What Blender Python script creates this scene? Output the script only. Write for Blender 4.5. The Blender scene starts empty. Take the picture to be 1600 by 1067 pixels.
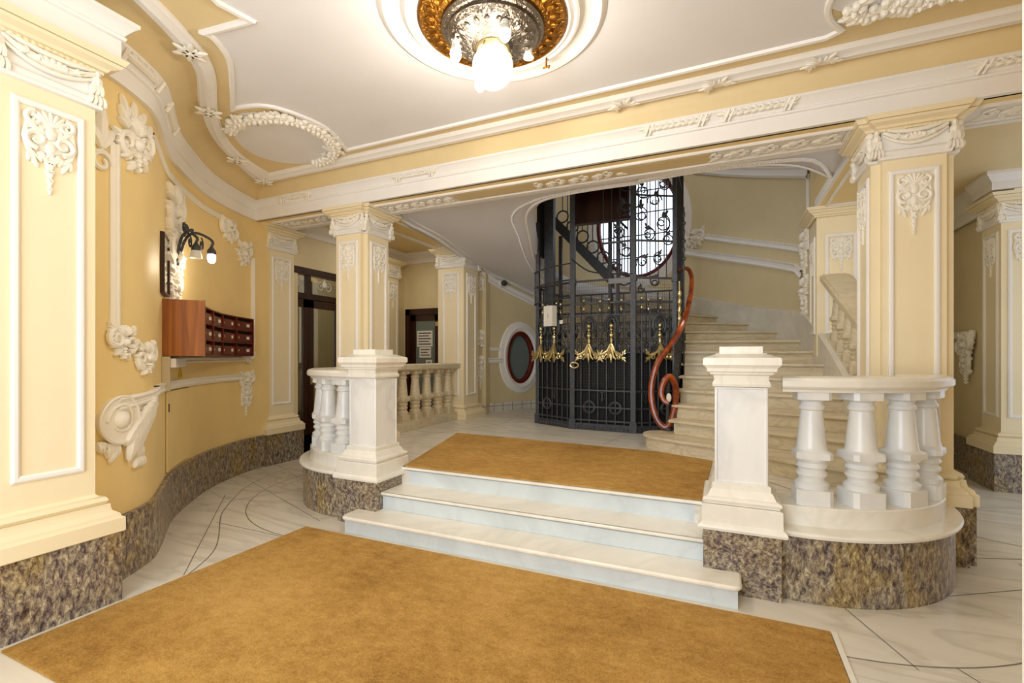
import bpy, math, random
from mathutils import Vector, Matrix, noise
D = bpy.data
C = bpy.context.scene.collection
S = bpy.context.scene
R = math.radians
PI = math.pi

# ------------------------------------------------------------ camera, world, big lights, exposure
cd = D.cameras.new('camera'); cam = D.objects.new('camera', cd); C.objects.link(cam)
cd.sensor_width = 36.0; cd.lens = 737.0 / 1600 * 36
cd.shift_y = 23.5 / 1600
cd.clip_start = .05
cam.location = (0, 0, 1.4)
cam.rotation_euler = (R(90), 0, math.atan(329 / 737.0))
S.camera = cam
S.view_settings.view_transform = 'Standard'
S.view_settings.look = 'None'
S.view_settings.gamma = 1
S.view_settings.use_curve_mapping = False
S.view_settings.exposure = 0.38
w = D.worlds.new('world'); S.world = w; w.use_nodes = True
w.node_tree.nodes['Background'].inputs[0].default_value = (.80, .88, 1, 1)
w.node_tree.nodes['Background'].inputs[1].default_value = .9
S.cycles.max_bounces = 8; S.cycles.diffuse_bounces = 5; S.cycles.glossy_bounces = 4
S.cycles.transmission_bounces = 6
S.cycles.sample_clamp_indirect = 4
S.cycles.caustics_reflective = False; S.cycles.caustics_refractive = False
try:
    S.cycles.use_denoising = True
except Exception:
    pass

def area(name, loc, rot, sx, sy, power, col, spread=180):
    l = D.lights.new(name, 'AREA'); l.shape = 'RECTANGLE'; l.size = sx; l.size_y = sy
    l.energy = power; l.color = col; l.spread = R(spread)
    o = D.objects.new(name, l); C.objects.link(o); o.location = loc; o.rotation_euler = rot
    return o
def point(name, loc, power, col, r=.05):
    l = D.lights.new(name, 'POINT'); l.energy = power; l.color = col; l.shadow_soft_size = r
    o = D.objects.new(name, l); C.objects.link(o); o.location = loc
    return o
COOL = (.78, .89, 1)
area('entrance_daylight', (-1.3, -1.35, 1.75), (R(90), 0, 0), 2.6, 2.6, 90, COOL)
area('stairwell_top_fill', (-1.35, 6.9, 5.7), (0, 0, 0), 2.6, 2.4, 14, (.95, .96, 1))  # added fill for light from above; the well has no skylight
area('left_passage_fill', (-4.65, 6.0, 3.2), (0, 0, 0), .8, 1.2, 5, (1, .93, .80))  # added warm fill for the left passage, no fixture there
area('right_passage_fill', (2.2, 5.6, 3.2), (0, 0, 0), .5, 1.6, .8, (1, .93, .80))  # weak added fill so the right passage stays dim, no fixture
area('landing_fill', (-2.9, 5.4, 2.85), (0, 0, 0), .5, .7, 4, (1, .93, .82))  # invisible fill added over the left of the landing
point('vestibule_fill', (-5.62, 5.3, 2.2), 4, (1, .93, .80), .1)  # added to brighten the curtain behind the door, not a real lamp
area('stair_fill', (.15, 5.0, 3.08), (R(25), 0, 0), .5, .4, 7, (1, .92, .78))  # made-up fill under the soffit, lights the steps and lower stair wall

# ------------------------------------------------------------ materials
def newmat(name):
    m = D.materials.new(name); m.use_nodes = True
    nt = m.node_tree; b = nt.nodes['Principled BSDF']
    return m, nt, b
def N(nt, typ, **kw):
    n = nt.nodes.new(typ)
    for k, v in kw.items():
        if k in n.inputs: n.inputs[k].default_value = v
        else: setattr(n, k, v)
    return n
def coords(nt, scale=(1, 1, 1), rot=(0, 0, 0)):
    t = N(nt, 'ShaderNodeTexCoord'); mp = N(nt, 'ShaderNodeMapping')
    mp.inputs['Scale'].default_value = scale; mp.inputs['Rotation'].default_value = rot
    nt.links.new(t.outputs['Object'], mp.inputs['Vector'])
    return mp.outputs['Vector']
def ramp(nt, fac, stops):
    r = N(nt, 'ShaderNodeValToRGB')
    e = r.color_ramp.elements
    e[0].position, e[0].color = stops[0][0], (*stops[0][1], 1)
    e[1].position, e[1].color = stops[1][0], (*stops[1][1], 1)
    for p, c in stops[2:]:
        x = e.new(p); x.color = (*c, 1)
    nt.links.new(fac, r.inputs['Fac'])
    return r.outputs['Color']
def lin(r, g, b):
    f = lambda c: ((c / 255 + .055) / 1.055) ** 2.4 if c > 10 else c / 255 / 12.92
    return (f(r), f(g), f(b))
def bump(nt, b, h, strength, dist=.01):
    n = N(nt, 'ShaderNodeBump', Strength=strength, Distance=dist)
    nt.links.new(h, n.inputs['Height']); nt.links.new(n.outputs['Normal'], b.inputs['Normal'])
def paint(name, c, var=.06, rough=.5, bmp=.15):
    m, nt, b = newmat(name)
    v = coords(nt)
    n = N(nt, 'ShaderNodeTexNoise', Scale=1.3, Detail=5.0, Roughness=.6); nt.links.new(v, n.inputs['Vector'])
    lo = tuple(x * (1 - var) for x in c); hi = tuple(min(1, x * (1 + var)) for x in c)
    nt.links.new(ramp(nt, n.outputs['Fac'], [(.3, lo), (.7, hi)]), b.inputs['Base Color'])
    b.inputs['Roughness'].default_value = rough
    n2 = N(nt, 'ShaderNodeTexNoise', Scale=45.0, Detail=3.0); nt.links.new(v, n2.inputs['Vector'])
    bump(nt, b, n2.outputs['Fac'], bmp, .004)
    return m
def marble(name, c, vein, amt=.5, scale=1.0, rough=.25, stretch=(1, 1, 1)):
    m, nt, b = newmat(name)
    v = coords(nt, stretch)
    n = N(nt, 'ShaderNodeTexNoise', Scale=2.0 * scale, Detail=8.0, Roughness=.6, Distortion=1.2)
    nt.links.new(v, n.inputs['Vector'])
    n2 = N(nt, 'ShaderNodeTexNoise', Scale=.9 * scale, Detail=4.0, Roughness=.5, Distortion=2.5)
    nt.links.new(v, n2.inputs['Vector'])
    base = ramp(nt, n.outputs['Fac'], [(.35, tuple(x * .88 for x in c)), (.62, c)])
    veinf = ramp(nt, n2.outputs['Fac'], [(.455, (0, 0, 0)), (.5, (amt, amt, amt)), (.53, (0, 0, 0))])
    mx = N(nt, 'ShaderNodeMixRGB'); nt.links.new(veinf, mx.inputs[0]); nt.links.new(base, mx.inputs[1])
    mx.inputs[2].default_value = (*vein, 1)
    nt.links.new(mx.outputs[0], b.inputs['Base Color'])
    b.inputs['Roughness'].default_value = rough
    return m
def granite(name, stretch=(1, 1, .45), rot=(0, 0, 0), warm=1.0):
    m, nt, b = newmat(name)
    v = coords(nt, stretch, rot)
    n = N(nt, 'ShaderNodeTexNoise', Scale=42.0, Detail=10.0, Roughness=.8, Distortion=.5)
    nt.links.new(v, n.inputs['Vector'])
    big = N(nt, 'ShaderNodeTexNoise', Scale=3.2, Detail=3.0, Distortion=1.5); nt.links.new(v, big.inputs['Vector'])
    a = ramp(nt, n.outputs['Fac'], [(.38, lin(44, 36, 40)), (.62, lin(206, 196, 172)), (.45, lin(98, 84, 84)),
                                    (.50, lin(136, 124, 112)), (.55, lin(166, 152, 126))])
    a2 = ramp(nt, n.outputs['Fac'], [(.38, lin(58, 46, 34)), (.62, lin(206, 188, 140)), (.45, lin(112, 92, 66)),
                                     (.5, lin(148, 126, 86)), (.55, lin(166, 144, 98))])
    f = ramp(nt, big.outputs['Fac'], [(.46, (0, 0, 0)), (.68, (warm, warm, warm))])
    mx = N(nt, 'ShaderNodeMixRGB'); nt.links.new(f, mx.inputs[0]); nt.links.new(a, mx.inputs[1]); nt.links.new(a2, mx.inputs[2])
    nt.links.new(mx.outputs[0], b.inputs['Base Color'])
    b.inputs['Roughness'].default_value = .32
    return m
def coir(name):
    m, nt, b = newmat(name)
    v = coords(nt, (1, 1, 1))
    n = N(nt, 'ShaderNodeTexNoise', Scale=.9, Detail=6.0, Roughness=.6); nt.links.new(v, n.inputs['Vector'])
    vs = coords(nt, (.7, 1, 1), (0, 0, R(8)))
    n2 = N(nt, 'ShaderNodeTexNoise', Scale=14.0, Detail=8.0, Roughness=.85); nt.links.new(vs, n2.inputs['Vector'])
    n3 = N(nt, 'ShaderNodeTexNoise', Scale=110.0, Detail=4.0, Roughness=.9); nt.links.new(v, n3.inputs['Vector'])
    a = N(nt, 'ShaderNodeMath', operation='ADD'); nt.links.new(n.outputs['Fac'], a.inputs[0]); nt.links.new(n2.outputs['Fac'], a.inputs[1])
    a2 = N(nt, 'ShaderNodeMath', operation='MULTIPLY_ADD'); nt.links.new(n3.outputs['Fac'], a2.inputs[0])
    a2.inputs[1].default_value = 1.1; nt.links.new(a.outputs[0], a2.inputs[2])
    h = N(nt, 'ShaderNodeMath', operation='MULTIPLY'); nt.links.new(a2.outputs[0], h.inputs[0]); h.inputs[1].default_value = 1 / 3.1
    nt.links.new(ramp(nt, h.outputs[0], [(.37, lin(122, 84, 30)), (.66, lin(230, 190, 118)), (.45, lin(174, 128, 54)), (.54, lin(208, 162, 84))]),
                 b.inputs['Base Color'])
    b.inputs['Roughness'].default_value = .95
    bump(nt, b, n3.outputs['Fac'], .8, .01)
    return m
def woodm(name, c1, c2, scale=(9, 9, .7), rough=.3):
    m, nt, b = newmat(name)
    v = coords(nt, scale)
    n = N(nt, 'ShaderNodeTexNoise', Scale=1.5, Detail=5.0, Distortion=.6); nt.links.new(v, n.inputs['Vector'])
    nt.links.new(ramp(nt, n.outputs['Fac'], [(.3, c1), (.7, c2)]), b.inputs['Base Color'])
    b.inputs['Roughness'].default_value = rough
    return m
def metal(name, c, rough=.35, met=1.0, emb=0):
    m, nt, b = newmat(name)
    b.inputs['Metallic'].default_value = met; b.inputs['Roughness'].default_value = rough
    v = coords(nt)
    n = N(nt, 'ShaderNodeTexNoise', Scale=20.0, Detail=4.0, Distortion=.8 if emb else 0); nt.links.new(v, n.inputs['Vector'])
    nt.links.new(ramp(nt, n.outputs['Fac'], [(.3, tuple(x * .65 for x in c)), (.7, c)]), b.inputs['Base Color'])
    if emb:
        n.inputs['Scale'].default_value = 42; bump(nt, b, n.outputs['Fac'], emb, .012)
    return m
def flat(name, c, rough=.5):
    m, nt, b = newmat(name)
    n = N(nt, 'ShaderNodeTexNoise', Scale=6.0); nt.links.new(coords(nt), n.inputs['Vector'])
    nt.links.new(ramp(nt, n.outputs['Fac'], [(.3, tuple(x * .94 for x in c)), (.7, c)]), b.inputs['Base Color'])
    b.inputs['Roughness'].default_value = rough
    return m
def emit(name, c, s):
    m, nt, b = newmat(name)
    b.inputs['Emission Color'].default_value = (*c, 1); b.inputs['Emission Strength'].default_value = s
    b.inputs['Base Color'].default_value = (*c, 1)
    return m
def glassm(name, c=(.9, .95, .95), rough=.05, alpha=.35):
    m, nt, b = newmat(name)
    tr = N(nt, 'ShaderNodeBsdfTransparent'); tr.inputs[0].default_value = (*c, 1)
    gl = N(nt, 'ShaderNodeBsdfGlossy'); gl.inputs['Roughness'].default_value = rough
    mx = N(nt, 'ShaderNodeMixShader'); mx.inputs[0].default_value = alpha
    nt.links.new(tr.outputs[0], mx.inputs[1]); nt.links.new(gl.outputs[0], mx.inputs[2])
    nt.links.new(mx.outputs[0], nt.nodes['Material Output'].inputs['Surface'])
    return m
M = dict(
    yellow=paint('yellow_wall_paint', lin(240, 213, 150)),
    yellow2=paint('ceiling_cove_paint', lin(226, 204, 156)),
    cream=paint('cream_paint', lin(240, 225, 190), .03),
    beige=paint('stairwell_paint', lin(222, 206, 166)),
    white=paint('white_plaster', lin(240, 236, 232), .03),
    field=paint('ceiling_white', lin(230, 228, 230), .03, .6),
    soffit=paint('soffit_grey', lin(222, 221, 226), .03, .6),
    stucco=paint('stucco_white', lin(242, 236, 224), .04, .55, .3),
    marble=marble('white_marble', lin(238, 238, 236), lin(176, 178, 184), .22, .5),
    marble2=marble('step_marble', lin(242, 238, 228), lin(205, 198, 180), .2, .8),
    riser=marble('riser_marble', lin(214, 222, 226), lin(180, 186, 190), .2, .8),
    stairm=marble('stair_marble', lin(218, 205, 176), lin(146, 128, 98), .3, 2, .4, (.6, 2, 3)),
    floor=marble('floor_marble', lin(232, 226, 214), lin(176, 166, 150), .35, 1.0, .22, (.4, 1.8, 1)),
    granite=granite('brown_granite'),
    granite2=granite('mottled_granite', (1, 1, 1), (0, R(30), R(20)), .4),
    coir=coir('coir'),
    joint=flat('joint_dark', lin(132, 124, 112), .8),
    wood=woodm('orange_wood', lin(122, 62, 16), lin(182, 112, 38), (16, 16, .8), .5),
    box=woodm('mahogany', lin(74, 20, 10), lin(120, 38, 18)),
    darkwood=woodm('dark_wood', lin(34, 12, 6), lin(58, 22, 12)),
    rail=woodm('polished_rail', lin(96, 36, 12), lin(168, 78, 26), (6, 6, 6), .18),
    iron=metal('wrought_iron', lin(76, 77, 81), .5, .5),
    brass=metal('brass', lin(236, 220, 168), .34),
    gold=metal('embossed_gilt', lin(178, 124, 48), .38, 1, .9),
    silver=metal('embossed_silver', lin(150, 140, 128), .35, 1, .9),
    black=flat('black_interior', lin(14, 13, 13), .8),
    dark=flat('recess_shade', lin(40, 32, 26), .8),  # dark tone painted in place of shade in recesses
    paper=flat('paper', lin(240, 240, 238)),
    ink=flat('ink', lin(60, 60, 60)),
    duct=flat('duct_paint', lin(196, 184, 156)),
    skirt=marble('skirting_marble', lin(226, 220, 208), lin(190, 184, 170), .2, 1),
    plate=flat('name_plate', lin(232, 228, 220), .4),
    grey=flat('grey_enamel', lin(120, 122, 124), .4),
    warn=flat('warning_yellow', lin(226, 190, 30), .5),
    globe=emit('lit_globe', (1, .93, .80), 1.5),
    bulb=emit('lit_bulb', (1, .96, .9), 14.0),
    sky=emit('daylit_glass', (.78, .88, 1), 1.25),
    glass=glassm('clear_glass'),
    mirror=metal('mirror_glass', (.85, .85, .82), .05),
    curtain=flat('olive_curtain', lin(164, 150, 96), .8),
    opal=flat('opal_shade', lin(226, 222, 212), .2),
)

# ------------------------------------------------------------ mesh builder
OFF = {}
I3 = lambda a, b, c: (a, b, c)
class MB:
    def __init__(s): s.v = []; s.f = []
    def add(s, vs, fs):
        k = len(s.v); s.v += [tuple(v) for v in vs]; s.f += [tuple(i + k for i in f) for f in fs]
        return s
    def box(s, x0, y0, z0, x1, y1, z1, M=I3):
        P = [(x0, y0, z0), (x1, y0, z0), (x1, y1, z0), (x0, y1, z0), (x0, y0, z1), (x1, y0, z1), (x1, y1, z1), (x0, y1, z1)]
        return s.add([M(*p) for p in P], [(0, 3, 2, 1), (4, 5, 6, 7), (0, 1, 5, 4), (1, 2, 6, 5), (2, 3, 7, 6), (3, 0, 4, 7)])
    def prism(s, poly, z0, z1, M=I3):
        n = len(poly)
        return s.add([M(x, y, z0) for x, y in poly] + [M(x, y, z1) for x, y in poly],
                     [tuple(range(n))[::-1], tuple(range(n, 2 * n))] + [(i, (i + 1) % n, n + (i + 1) % n, n + i) for i in range(n)])
    def sweep(s, path, prof, closed=False, M=I3, pc=False, caps=True):
        n = len(path); k = len(prof); V = []
        for i in range(n):
            for (o, h) in prof:
                x, y = off1(path, i, o, closed); V.append(M(x, y, h))
        F = []
        for i in range(n if closed else n - 1):
            j = (i + 1) % n
            for a in range(k if pc else k - 1):
                b = (a + 1) % k
                F.append((i * k + a, i * k + b, j * k + b, j * k + a))
        if not closed and caps and k > 2:
            F.append(tuple(range(k))[::-1]); F.append(tuple((n - 1) * k + a for a in range(k)))
        return s.add(V, F)
    def tube(s, pts, r, k=6, M=I3, closed=False, caps=True):
        pts = [Vector(M(*p)) for p in pts]; n = len(pts)
        rr = r if isinstance(r, (list, tuple)) else [r] * n
        V = []; up = None
        for i in range(n):
            a = pts[(i - 1) % n] if (closed or i > 0) else pts[i]
            b = pts[(i + 1) % n] if (closed or i < n - 1) else pts[i]
            d = (b - a)
            d = d.normalized() if d.length > 1e-9 else Vector((0, 0, 1))
            if up is None:
                up = Vector((0, 0, 1)) if abs(d.z) < .9 else Vector((1, 0, 0))
            e = d.cross(up)
            if e.length < 1e-6: e = d.orthogonal()
            e.normalize(); g = e.cross(d).normalized(); up = g
            for q in range(k):
                t = 2 * PI * q / k
                V.append(pts[i] + (e * math.cos(t) + g * math.sin(t)) * rr[i])
        F = []
        for i in range(n if closed else n - 1):
            j = (i + 1) % n
            for q in range(k):
                F.append((i * k + q, i * k + (q + 1) % k, j * k + (q + 1) % k, j * k + q))
        if not closed and caps:
            F.append(tuple(range(k))[::-1]); F.append(tuple((n - 1) * k + q for q in range(k)))
        return s.add(V, F)
    def ell(s, c, r, ang=0, M=I3, n=8, m=5):
        V = []; F = []; ca, sa = math.cos(ang), math.sin(ang)
        for i in range(m + 1):
            ph = PI * i / m
            for j in range(n):
                th = 2 * PI * j / n
                a = r[0] * math.sin(ph) * math.cos(th); b = r[1] * math.cos(ph); w_ = r[2] * math.sin(ph) * math.sin(th)
                V.append(M(c[0] + a * ca - b * sa, c[1] + a * sa + b * ca, c[2] + w_))
        for i in range(m):
            for j in range(n):
                F.append((i * n + j, i * n + (j + 1) % n, (i + 1) * n + (j + 1) % n, (i + 1) * n + j))
        return s.add(V, F)
    def lathe(s, prof, n=16, M=I3, sq=None, rot=0):
        # prof: (r, z); sq: set of indices whose ring is a square of half-side r
        V = []; F = []
        for i, (r, z) in enumerate(prof):
            for j in range(n):
                t = 2 * PI * (j + .5) / n
                x, y = math.cos(t), math.sin(t)
                if sq and i in sq:
                    q = max(abs(x), abs(y)); x /= q; y /= q
                V.append(M(r * x, r * y, z))
        for i in range(len(prof) - 1):
            for j in range(n):
                F.append((i * n + j, i * n + (j + 1) % n, (i + 1) * n + (j + 1) % n, (i + 1) * n + j))
        F.append(tuple(range(n))[::-1]); F.append(tuple((len(prof) - 1) * n + j for j in range(n)))
        return s.add(V, F)
    def build(s, name, mat, parent=None, label=None, kind=None, ang=32, bevel=0):
        o0 = OFF.get(parent.name, Vector((0, 0, 0))) if parent else Vector((0, 0, 0))
        me = D.meshes.new(name)
        me.from_pydata([(v[0] - o0[0], v[1] - o0[1], v[2] - o0[2]) for v in s.v], [], s.f)
        me.validate(); me.update()
        import bmesh
        bm = bmesh.new(); bm.from_mesh(me); bmesh.ops.remove_doubles(bm, verts=bm.verts, dist=1e-6)
        bmesh.ops.recalc_face_normals(bm, faces=bm.faces); bm.to_mesh(me); bm.free()
        for p in me.polygons: p.use_smooth = True
        me.set_sharp_from_angle(angle=R(ang))
        me.materials.append(mat)
        o = D.objects.new(name, me); C.objects.link(o)
        if parent: o.parent = parent
        OFF[o.name] = o0
        if label: o['label'] = label
        if kind: o['kind'] = kind
        if bevel:
            bv = o.modifiers.new('bevel', 'BEVEL'); bv.width = bevel; bv.segments = 2; bv.limit_method = 'ANGLE'
        return o
def off1(path, i, o, closed):
    n = len(path); p = path[i]
    a = path[(i - 1) % n] if (closed or i > 0) else None
    b = path[(i + 1) % n] if (closed or i < n - 1) else None
    def nr(u, v):
        dx, dy = v[0] - u[0], v[1] - u[1]; l = math.hypot(dx, dy) or 1
        return (dy / l, -dx / l)
    if a is None: m = nr(p, b)
    elif b is None: m = nr(a, p)
    else:
        n1, n2 = nr(a, p), nr(p, b)
        q = 1 + n1[0] * n2[0] + n1[1] * n2[1]
        q = max(q, .25)
        m = ((n1[0] + n2[0]) / q, (n1[1] + n2[1]) / q)
    return (p[0] + m[0] * o, p[1] + m[1] * o)
def offset(path, o, closed=False): return [off1(path, i, o, closed) for i in range(len(path))]
def catmull(pts, k=5):
    out = []
    P = [pts[0]] + list(pts) + [pts[-1]]
    for i in range(1, len(P) - 2):
        for t in range(k):
            t /= k
            out.append(tuple(.5 * (2 * P[i][d] + (P[i + 1][d] - P[i - 1][d]) * t + (2 * P[i - 1][d] - 5 * P[i][d] + 4 * P[i + 1][d] - P[i + 2][d]) * t * t
                                   + (3 * P[i][d] - P[i - 1][d] - 3 * P[i + 1][d] + P[i + 2][d]) * t ** 3) for d in range(len(pts[0]))))
    out.append(tuple(pts[-1]))
    return out
class Along:
    """mapper along a plan path: (s, z, out) -> world"""
    def __init__(s, path, s0=0, z0=0, w0=0):
        s.p = path; s.s0 = s0; s.z0 = z0; s.w0 = w0
        s.L = [0]
        for a, b in zip(path, path[1:]): s.L.append(s.L[-1] + math.dist(a, b))
        s.n = [tuple(q - r for q, r in zip(off1(path, i, 1, False), path[i])) for i in range(len(path))]
    def __call__(s, u, v, w):
        t = min(max(u + s.s0, 0), s.L[-1] - 1e-6)
        i = 0
        while s.L[i + 1] < t: i += 1
        f = (t - s.L[i]) / (s.L[i + 1] - s.L[i])
        x = s.p[i][0] * (1 - f) + s.p[i + 1][0] * f; y = s.p[i][1] * (1 - f) + s.p[i + 1][1] * f
        nx = s.n[i][0] * (1 - f) + s.n[i + 1][0] * f; ny = s.n[i][1] * (1 - f) + s.n[i + 1][1] * f
        return (x + nx * (w + s.w0), y + ny * (w + s.w0), v + s.z0)
    def at(s, u, z, w=0): return Along_shift(s, u, z, w)
def Along_shift(A, u, z, w):
    return lambda a, b, c: A(a + u, b + z, c + w)
def frame(o, du, dn):
    """flat mapper: u along du (xy), v up, w along dn (xy)"""
    return lambda a, b, c: (o[0] + du[0] * a + dn[0] * c, o[1] + du[1] * a + dn[1] * c, o[2] + b)
def thing(name, label, cat, loc=(0, 0, 0), group=None, kind=None):
    o = D.objects.new(name, None); C.objects.link(o); o.location = loc; o.empty_display_size = .1
    OFF[o.name] = Vector(loc)
    if label: o['label'] = label
    if cat: o['category'] = cat
    if group: o['group'] = group
    if kind: o['kind'] = kind
    return o
def tag(o, label, cat, group=None):
    o['label'] = label; o['category'] = cat
    if group: o['group'] = group
    return o
def copytree(o, loc, rz=0, label=None, parent=None):
    c = o.copy(); C.objects.link(c); c.location = loc; c.rotation_euler = (0, 0, rz)
    OFF[c.name] = Vector(loc)
    if label: c['label'] = label
    for ch in [x for x in D.objects if x.parent == o]:
        d = ch.copy(); C.objects.link(d); d.parent = c
    return c
def struct(mb, name, mat, **k): return mb.build(name, mat, None, kind='structure', **k)
def rectframe(mb, u0, v0, u1, v1, wd, t, M, w0=0):
    pr = [(0, w0), (0, w0 + t * .6), (wd * .3, w0 + t), (wd * .7, w0 + t), (wd, w0 + t * .5), (wd, w0)]
    mb.sweep([(u0, v0), (u1, v0), (u1, v1), (u0, v1)], [(-o, h) for o, h in pr], True, M)
    return mb

# ------------------------------------------------------------ ornament vocabulary (u right, v up, w out)
def spiral(c, r0, r1, a0, turns, n=18):
    return [(c[0] + (r0 + (r1 - r0) * i / n) * math.cos(a0 + turns * 2 * PI * i / n),
             c[1] + (r0 + (r1 - r0) * i / n) * math.sin(a0 + turns * 2 * PI * i / n)) for i in range(n + 1)]
def scroll(mb, M, c, r0, r1, a0, turns, th, w=0, k=6):
    p = spiral(c, r0, r1, a0, turns)
    n = len(p)
    mb.tube([(x, y, w + th * .4) for x, y in p], [th * (1.0 - .45 * i / n) for i in range(n)], k, M)
def leafy(mb, M, c, L, W, ang, t, w=0):
    """acanthus lobe: three overlapping fingers along ang (0 = up)"""
    for da, l, ww in ((-.5, .62, .5), (.5, .62, .5), (0, 1, .62)):
        a = ang + da
        mb.ell((c[0] - math.sin(a) * L * l * .5, c[1] + math.cos(a) * L * l * .5, w + t * .3), (W * ww * .5, L * l * .55, t), a, M, 6, 5)
def drop(mb, M, W, H, t=.02):
    """shell, paired scrolls and husks hanging in a pilaster panel; top centre at (0,0)"""
    mb.ell((0, -H * .24, 0), (W * .40, H * .26, t * .7), 0, M, 14, 8)
    for i in range(7):
        a = (i - 3) * .34
        mb.ell((math.sin(a) * W * .22, -H * .13 + math.cos(a) * H * .05, t * .5), (W * .06, H * .10, t), -a, M, 8, 6)
    for s in (-1, 1):
        scroll(mb, M, (s * W * .29, -H * .11), W * .17, W * .05, PI / 2, -s * 1.2, W * .065, t * .3)
        scroll(mb, M, (s * W * .25, -H * .34), W * .22, W * .06, -PI / 2, s * 1.2, W * .07, t * .4)
        scroll(mb, M, (s * W * .13, -H * .50), W * .12, W * .03, PI / 2, s * 1.1, W * .05, t * .2)
        leafy(mb, M, (s * W * .12, -H * .28), H * .18, W * .22, -s * .9, t, t * .3)
        leafy(mb, M, (s * W * .38, -H * .50), H * .18, W * .2, s * 2.7, t)
        leafy(mb, M, (s * W * .24, -H * .5), H * .16, W * .2, s * 2.2, t)
        leafy(mb, M, (s * W * .40, -H * .24), H * .16, W * .16, s * .4, t)
        mb.tube([(s * W * .42, -H * .2, t * .4), (s * W * .46, -H * .34, t * .5), (s * W * .38, -H * .48, t * .4), (s * W * .2, -H * .56, t * .3)],
                [W * .04, W * .06, W * .06, W * .03], 6, M)
    mb.ell((0, -H * .24, t * .9), (W * .12, H * .08, t), 0, M, 10, 7)
    mb.ell((0, -H * .42, t * .6), (W * .11, H * .08, t), 0, M, 10, 7)
    mb.tube([(0, -H * .45, t * .3), (0, -H * .95, t * .2)], [W * .06, W * .03], 6, M)
    for i in range(4):
        y = -H * (.60 + .11 * i); q = 1 - i * .18
        leafy(mb, M, (0, y + H * .06), H * .13 * q, W * .30 * q, PI, t * .9)
def tassel(mb, M, W, H, t=.03):
    """hanging bunch; top at (0,0)"""
    mb.ell((0, -H * .08, t * .5), (W * .22, H * .12, t), 0, M)
    mb.ell((0, -H * .3, t * .6), (W * .34, H * .16, t * 1.1), 0, M)
    for i in (-1, 0, 1):
        mb.ell((i * W * .2, -H * .5, t * .6), (W * .2, H * .2, t), i * .2, M, 6, 5)
    for i in range(4):
        mb.ell(((i - 1.5) * W * .24, -H * .82, t * .6), (W * .17, H * .17, t * 1.1), (i - 1.5) * .15, M, 6, 5)
def swag(mb, M, W, sag, t=.018):
    """draped cloth festoon with a fruit cluster at the middle"""
    for r0, dy, k in ((.017, .018, .55), (.021, -.002, 1.0), (.013, -.026, 1.2)):
        n = 16
        pts = [(W * (i / n - .5), dy - sag * k * (1 - (2 * i / n - 1) ** 2) + .02, t * .45) for i in range(n + 1)]
        mb.tube(pts, [r0 * (.45 + .55 * math.sin(PI * i / n) + .10 * (i % 2)) for i in range(n + 1)], 8, M)
    for i in range(7):
        a = (i - 3) * .5
        mb.ell((math.sin(a) * W * .14, -sag * .95 + .02 + math.cos(a) * .012, t * .8), (.018, .016, t * .9), a, M, 8, 6)
    for s in (-1, 1):
        leafy(mb, M, (s * W * .22, -sag * .55), .06, .035, -s * 1.2, t, t * .4)
def cartouche(mb, M, W, H, t=.03, flip=1, seed=1):
    """asymmetric rocaille: fluted shell body between thick C scrolls with leaves. centred on (0,0)"""
    f = flip
    mb.ell((0, 0, 0), (W * .26, H * .30, t * .8), 0, M, 12, 8)
    for i in range(7):      # fluted shell
        a = -.95 + i * .32
        mb.ell((math.sin(a) * W * .17, H * .14 + math.cos(a) * H * .16, t * .55), (W * .055, H * .17, t * .9), -a, M, 8, 6)
    scroll(mb, M, (f * W * .24, H * .06), W * .26, W * .06, PI / 2 + .4, -f * 1.25, W * .085, t * .4)
    scroll(mb, M, (-f * W * .27, -H * .08), W * .21, W * .05, -PI / 2, -f * 1.2, W * .075, t * .3)
    scroll(mb, M, (f * W * .10, -H * .26), W * .14, W * .03, 0, f * 1.2, W * .055, t * .3)
    for i in range(5):
        leafy(mb, M, (f * W * (.34 - .05 * i), H * (.30 - .13 * i)), H * .26, W * .2, -f * (.5 + .5 * i), t)
    for i in range(4):
        leafy(mb, M, (-f * W * (.38 - .10 * i), -H * (.06 + .10 * i)), H * .24, W * .18, f * (1.1 + .5 * i), t)
    leafy(mb, M, (-f * W * .26, H * .16), H * .34, W * .2, f * .5, t)
    mb.ell((0, -H * .04, t * .9), (W * .11, H * .11, t), 0, M, 10, 7)
    for i in range(4): mb.ell((f * W * .03 * (i % 2), -H * (.24 + .08 * i), t * .5), (W * (.09 - .015 * i), H * .06, t * .9), 0, M, 8, 5)
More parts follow.
